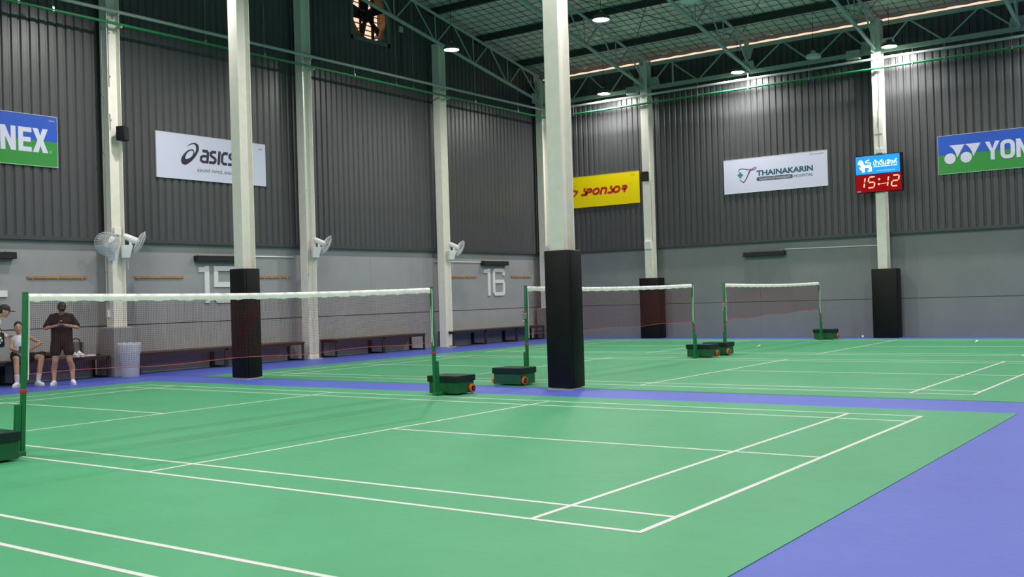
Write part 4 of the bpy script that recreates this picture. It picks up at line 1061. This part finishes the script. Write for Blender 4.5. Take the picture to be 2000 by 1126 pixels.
# person in a dark cap at the left picture edge, leaning towards the seated person
t = thing('person', 'person in dark cap and cream jumper at left picture edge', 'person', (-9.02, 4.53, 0.0), TURN); t.scale = (0.96,)*3
b = MB(); HR = RZ(PI/2) @ RX(0.35); HC = (0.17, 0.0, 1.475)
for s in (-1, 1):
    hp = (-0.14, s*0.09, 0.86); kn = (-0.10, s*0.10, 0.47); ank = (-0.14, s*0.11, 0.09)
    b.capsule(hp, kn, 0.085, 0.058, 14, 5); b.capsule(kn, ank, 0.056, 0.036, 14, 5); shoe(t, ank, (0.03, s*0.13))
b.capsule((-0.14, -0.06, 0.90), (-0.14, 0.06, 0.90), 0.105, 0.105); b.capsule((-0.13, 0, 0.93), (-0.02, 0, 1.20), 0.105, 0.11)
b.capsule((0.0, -0.06, 1.25), (0.0, 0.06, 1.25), 0.10, 0.10); b.capsule((0.02, 0, 1.33), (0.13, 0, 1.43), 0.047, 0.045); head(b, HC, HR)
for s in (-1, 1):
    sh = (0.02, s*0.165, 1.315); el = (0.05, s*0.20, 1.06); wr = (0.20, s*0.10, 0.98)
    b.capsule((0.01, s*0.08, 1.31), sh, 0.055, 0.05); b.capsule(sh, el, 0.044, 0.037); b.capsule(el, wr, 0.037, 0.024); hand(b, wr, (0.8, -s*0.4, 0.1), (0, -s*0.5, 0.6), 0.6, s)
figure(b, 'body', 'skin', t, 0.0085); face(HC, HR, t)
c = MB(); c.capsule((0.0, -0.06, 1.25), (0.0, 0.06, 1.25), 0.118, 0.118); c.capsule((-0.145, 0, 0.86), (-0.02, 0, 1.20), 0.135, 0.128); c.capsule((0.03, 0, 1.33), (0.05, 0, 1.36), 0.065, 0.06)
for s in (-1, 1):
    c.capsule((0.01, s*0.08, 1.31), (0.02, s*0.165, 1.315), 0.07, 0.066); c.capsule((0.02, s*0.165, 1.315), (0.05, s*0.20, 1.06), 0.062, 0.054); c.capsule((0.05, s*0.20, 1.06), (0.18, s*0.115, 0.99), 0.054, 0.040)
figure(c, 'jumper', 'cloth_cream', t, 0.010, 3)
c = MB()
for s in (-1, 1): c.capsule((-0.14, s*0.07, 0.87), (-0.11, s*0.10, 0.60), 0.118, 0.10)
figure(c, 'shorts', 'cloth_black', t, 0.010, 3)
q = Vector(HC); hh = MB()
hh.ell(q+HR @ Vector((0, 0.03, -0.005)), (0.080, 0.080, 0.085), 16, 10, HR); hh.capsule(q+HR @ Vector((0, 0.10, 0.015)), q+HR @ Vector((0, 0.15, -0.12)), 0.034, 0.020)
figure(hh, 'hair', 'hair', t, 0.008, 2)
cp = MB(); cp.ell(q+HR @ Vector((0, 0.008, 0.048)), (0.087, 0.100, 0.075), 18, 12, HR); cp.ell(q+HR @ Vector((0, -0.125, 0.030)), (0.068, 0.070, 0.010), 16, 6, HR @ RX(-0.25))
figure(cp, 'cap', 'cap', t, 0.007, 2)
# their shoulder bag, printed white on black
t = thing('shoulder_bag', 'black shoulder bag with white print hanging on person in cap', 'bag', (-9.02, 4.53, 0.0), TURN); t.scale = (0.96,)*3
bg_ = MB(); bg_.bevbox(-0.11, 0.17, -0.315, -0.225, 0.79, 1.07, 0.03); bg_.smooth = 'auto'; bag = bg_.build('bag_body', 'cloth_black', t)
pm = MB()
for (x0, x1, z0, z1) in ((0.02, 0.06, 0.99, 1.035), (0.075, 0.10, 1.0, 1.03), (0.05, 0.07, 0.94, 0.98), (0.085, 0.125, 0.95, 0.985), (0.115, 0.14, 0.90, 0.94), (0.06, 0.10, 0.905, 0.93), (0.09, 0.11, 0.86, 0.89)):
    pm.box(x0, x1, -0.3185, -0.315, z0, z1)
pm.build('white_print', 'paper', bag)
MB().path([(-0.08, -0.27, 1.05), (-0.03, -0.25, 1.25), (0.0, -0.19, 1.395), (0.05, -0.21, 1.30), (0.13, -0.27, 1.05)], 0.010, 6).build('strap', 'cloth_black', bag)

# things lying on the first bench
t = thing('tote_bag', 'dark grey tote bag with black handles standing on the bench', 'bag', (XL+0.26, 6.50, 0.455), 0.1)
a = MB(); n = 12; vs = []
for (hw, hd, z) in ((0.17, 0.07, 0.0), (0.18, 0.085, 0.02), (0.20, 0.075, 0.18), (0.215, 0.05, 0.29), (0.205, 0.045, 0.29), (0.17, 0.06, 0.03)):
    for i in range(n):
        an = 2*PI*i/n; cx_ = math.copysign(abs(math.cos(an))**0.5, math.cos(an)); sy_ = math.copysign(abs(math.sin(an))**0.5, math.sin(an))
        vs.append((hd*cx_, hw*sy_, z))
a.add(vs, [(k*n+i, k*n+(i+1) % n, (k+1)*n+(i+1) % n, (k+1)*n+i) for k in range(5) for i in range(n)]+[tuple(reversed(range(n)))]); a.smooth = 'auto'
a.build('bag_body', 'tote_grey', t)
for xx in (0.078,):
    for yy in (-0.10, 0.10): MB().box(xx-0.004, xx+0.006, yy-0.022, yy+0.022, 0.0, 0.285).build('strap', 'cloth_black', t)
MB().path([(0.05, -0.10, 0.28), (0.055, -0.09, 0.34), (0.055, 0.0, 0.37), (0.055, 0.09, 0.34), (0.05, 0.10, 0.28)], 0.010, 6).build('handle', 'cloth_black', t)
def loose_shoe(label, loc, rz):
    t = thing('trainer', label, 'shoe', loc, rz, group='white trainers on the bench'); shoe(t, (0, 0), (0.17, 0)); return t
loose_shoe('white trainer on bench in front of tote bag, nearer standing person', (XL+0.46, 6.36, 0.455), 0.05)
loose_shoe('white trainer on bench in front of tote bag, nearer pedestal', (XL+0.46, 6.485, 0.455), -0.05)
o = MB().bevbox(-0.08, 0.08, -0.11, 0.11, 0, 0.03, 0.01).build('folded_towel', 'paper', loc=(XL+0.46, 6.70, 0.455)); tag(o, 'small folded white towel on bench right of tote bag', 'towel')
t = thing('racket_bag', 'low black racket bag lying on bench behind standing person', 'bag', (XL+0.30, 5.80, 0.455), 0)
a = MB(); a.capsule((0, -0.24, 0.075), (0, 0.15, 0.065), 0.075, 0.06, 14, 5); a.smooth = True; a.build('bag_body', 'black', t)
MB().path([(0.06, -0.15, 0.12), (0.09, -0.05, 0.15), (0.06, 0.06, 0.12)], 0.010, 6).build('handle', 'cloth_black', t)
o = MB().bevbox(-0.06, 0.06, -0.12, 0.12, 0, 0.02, 0.006).build('black_pouch', 'black', loc=(XL+0.25, 6.94, 0.455)); tag(o, 'flat black pouch at right end of the first bench', 'pouch')
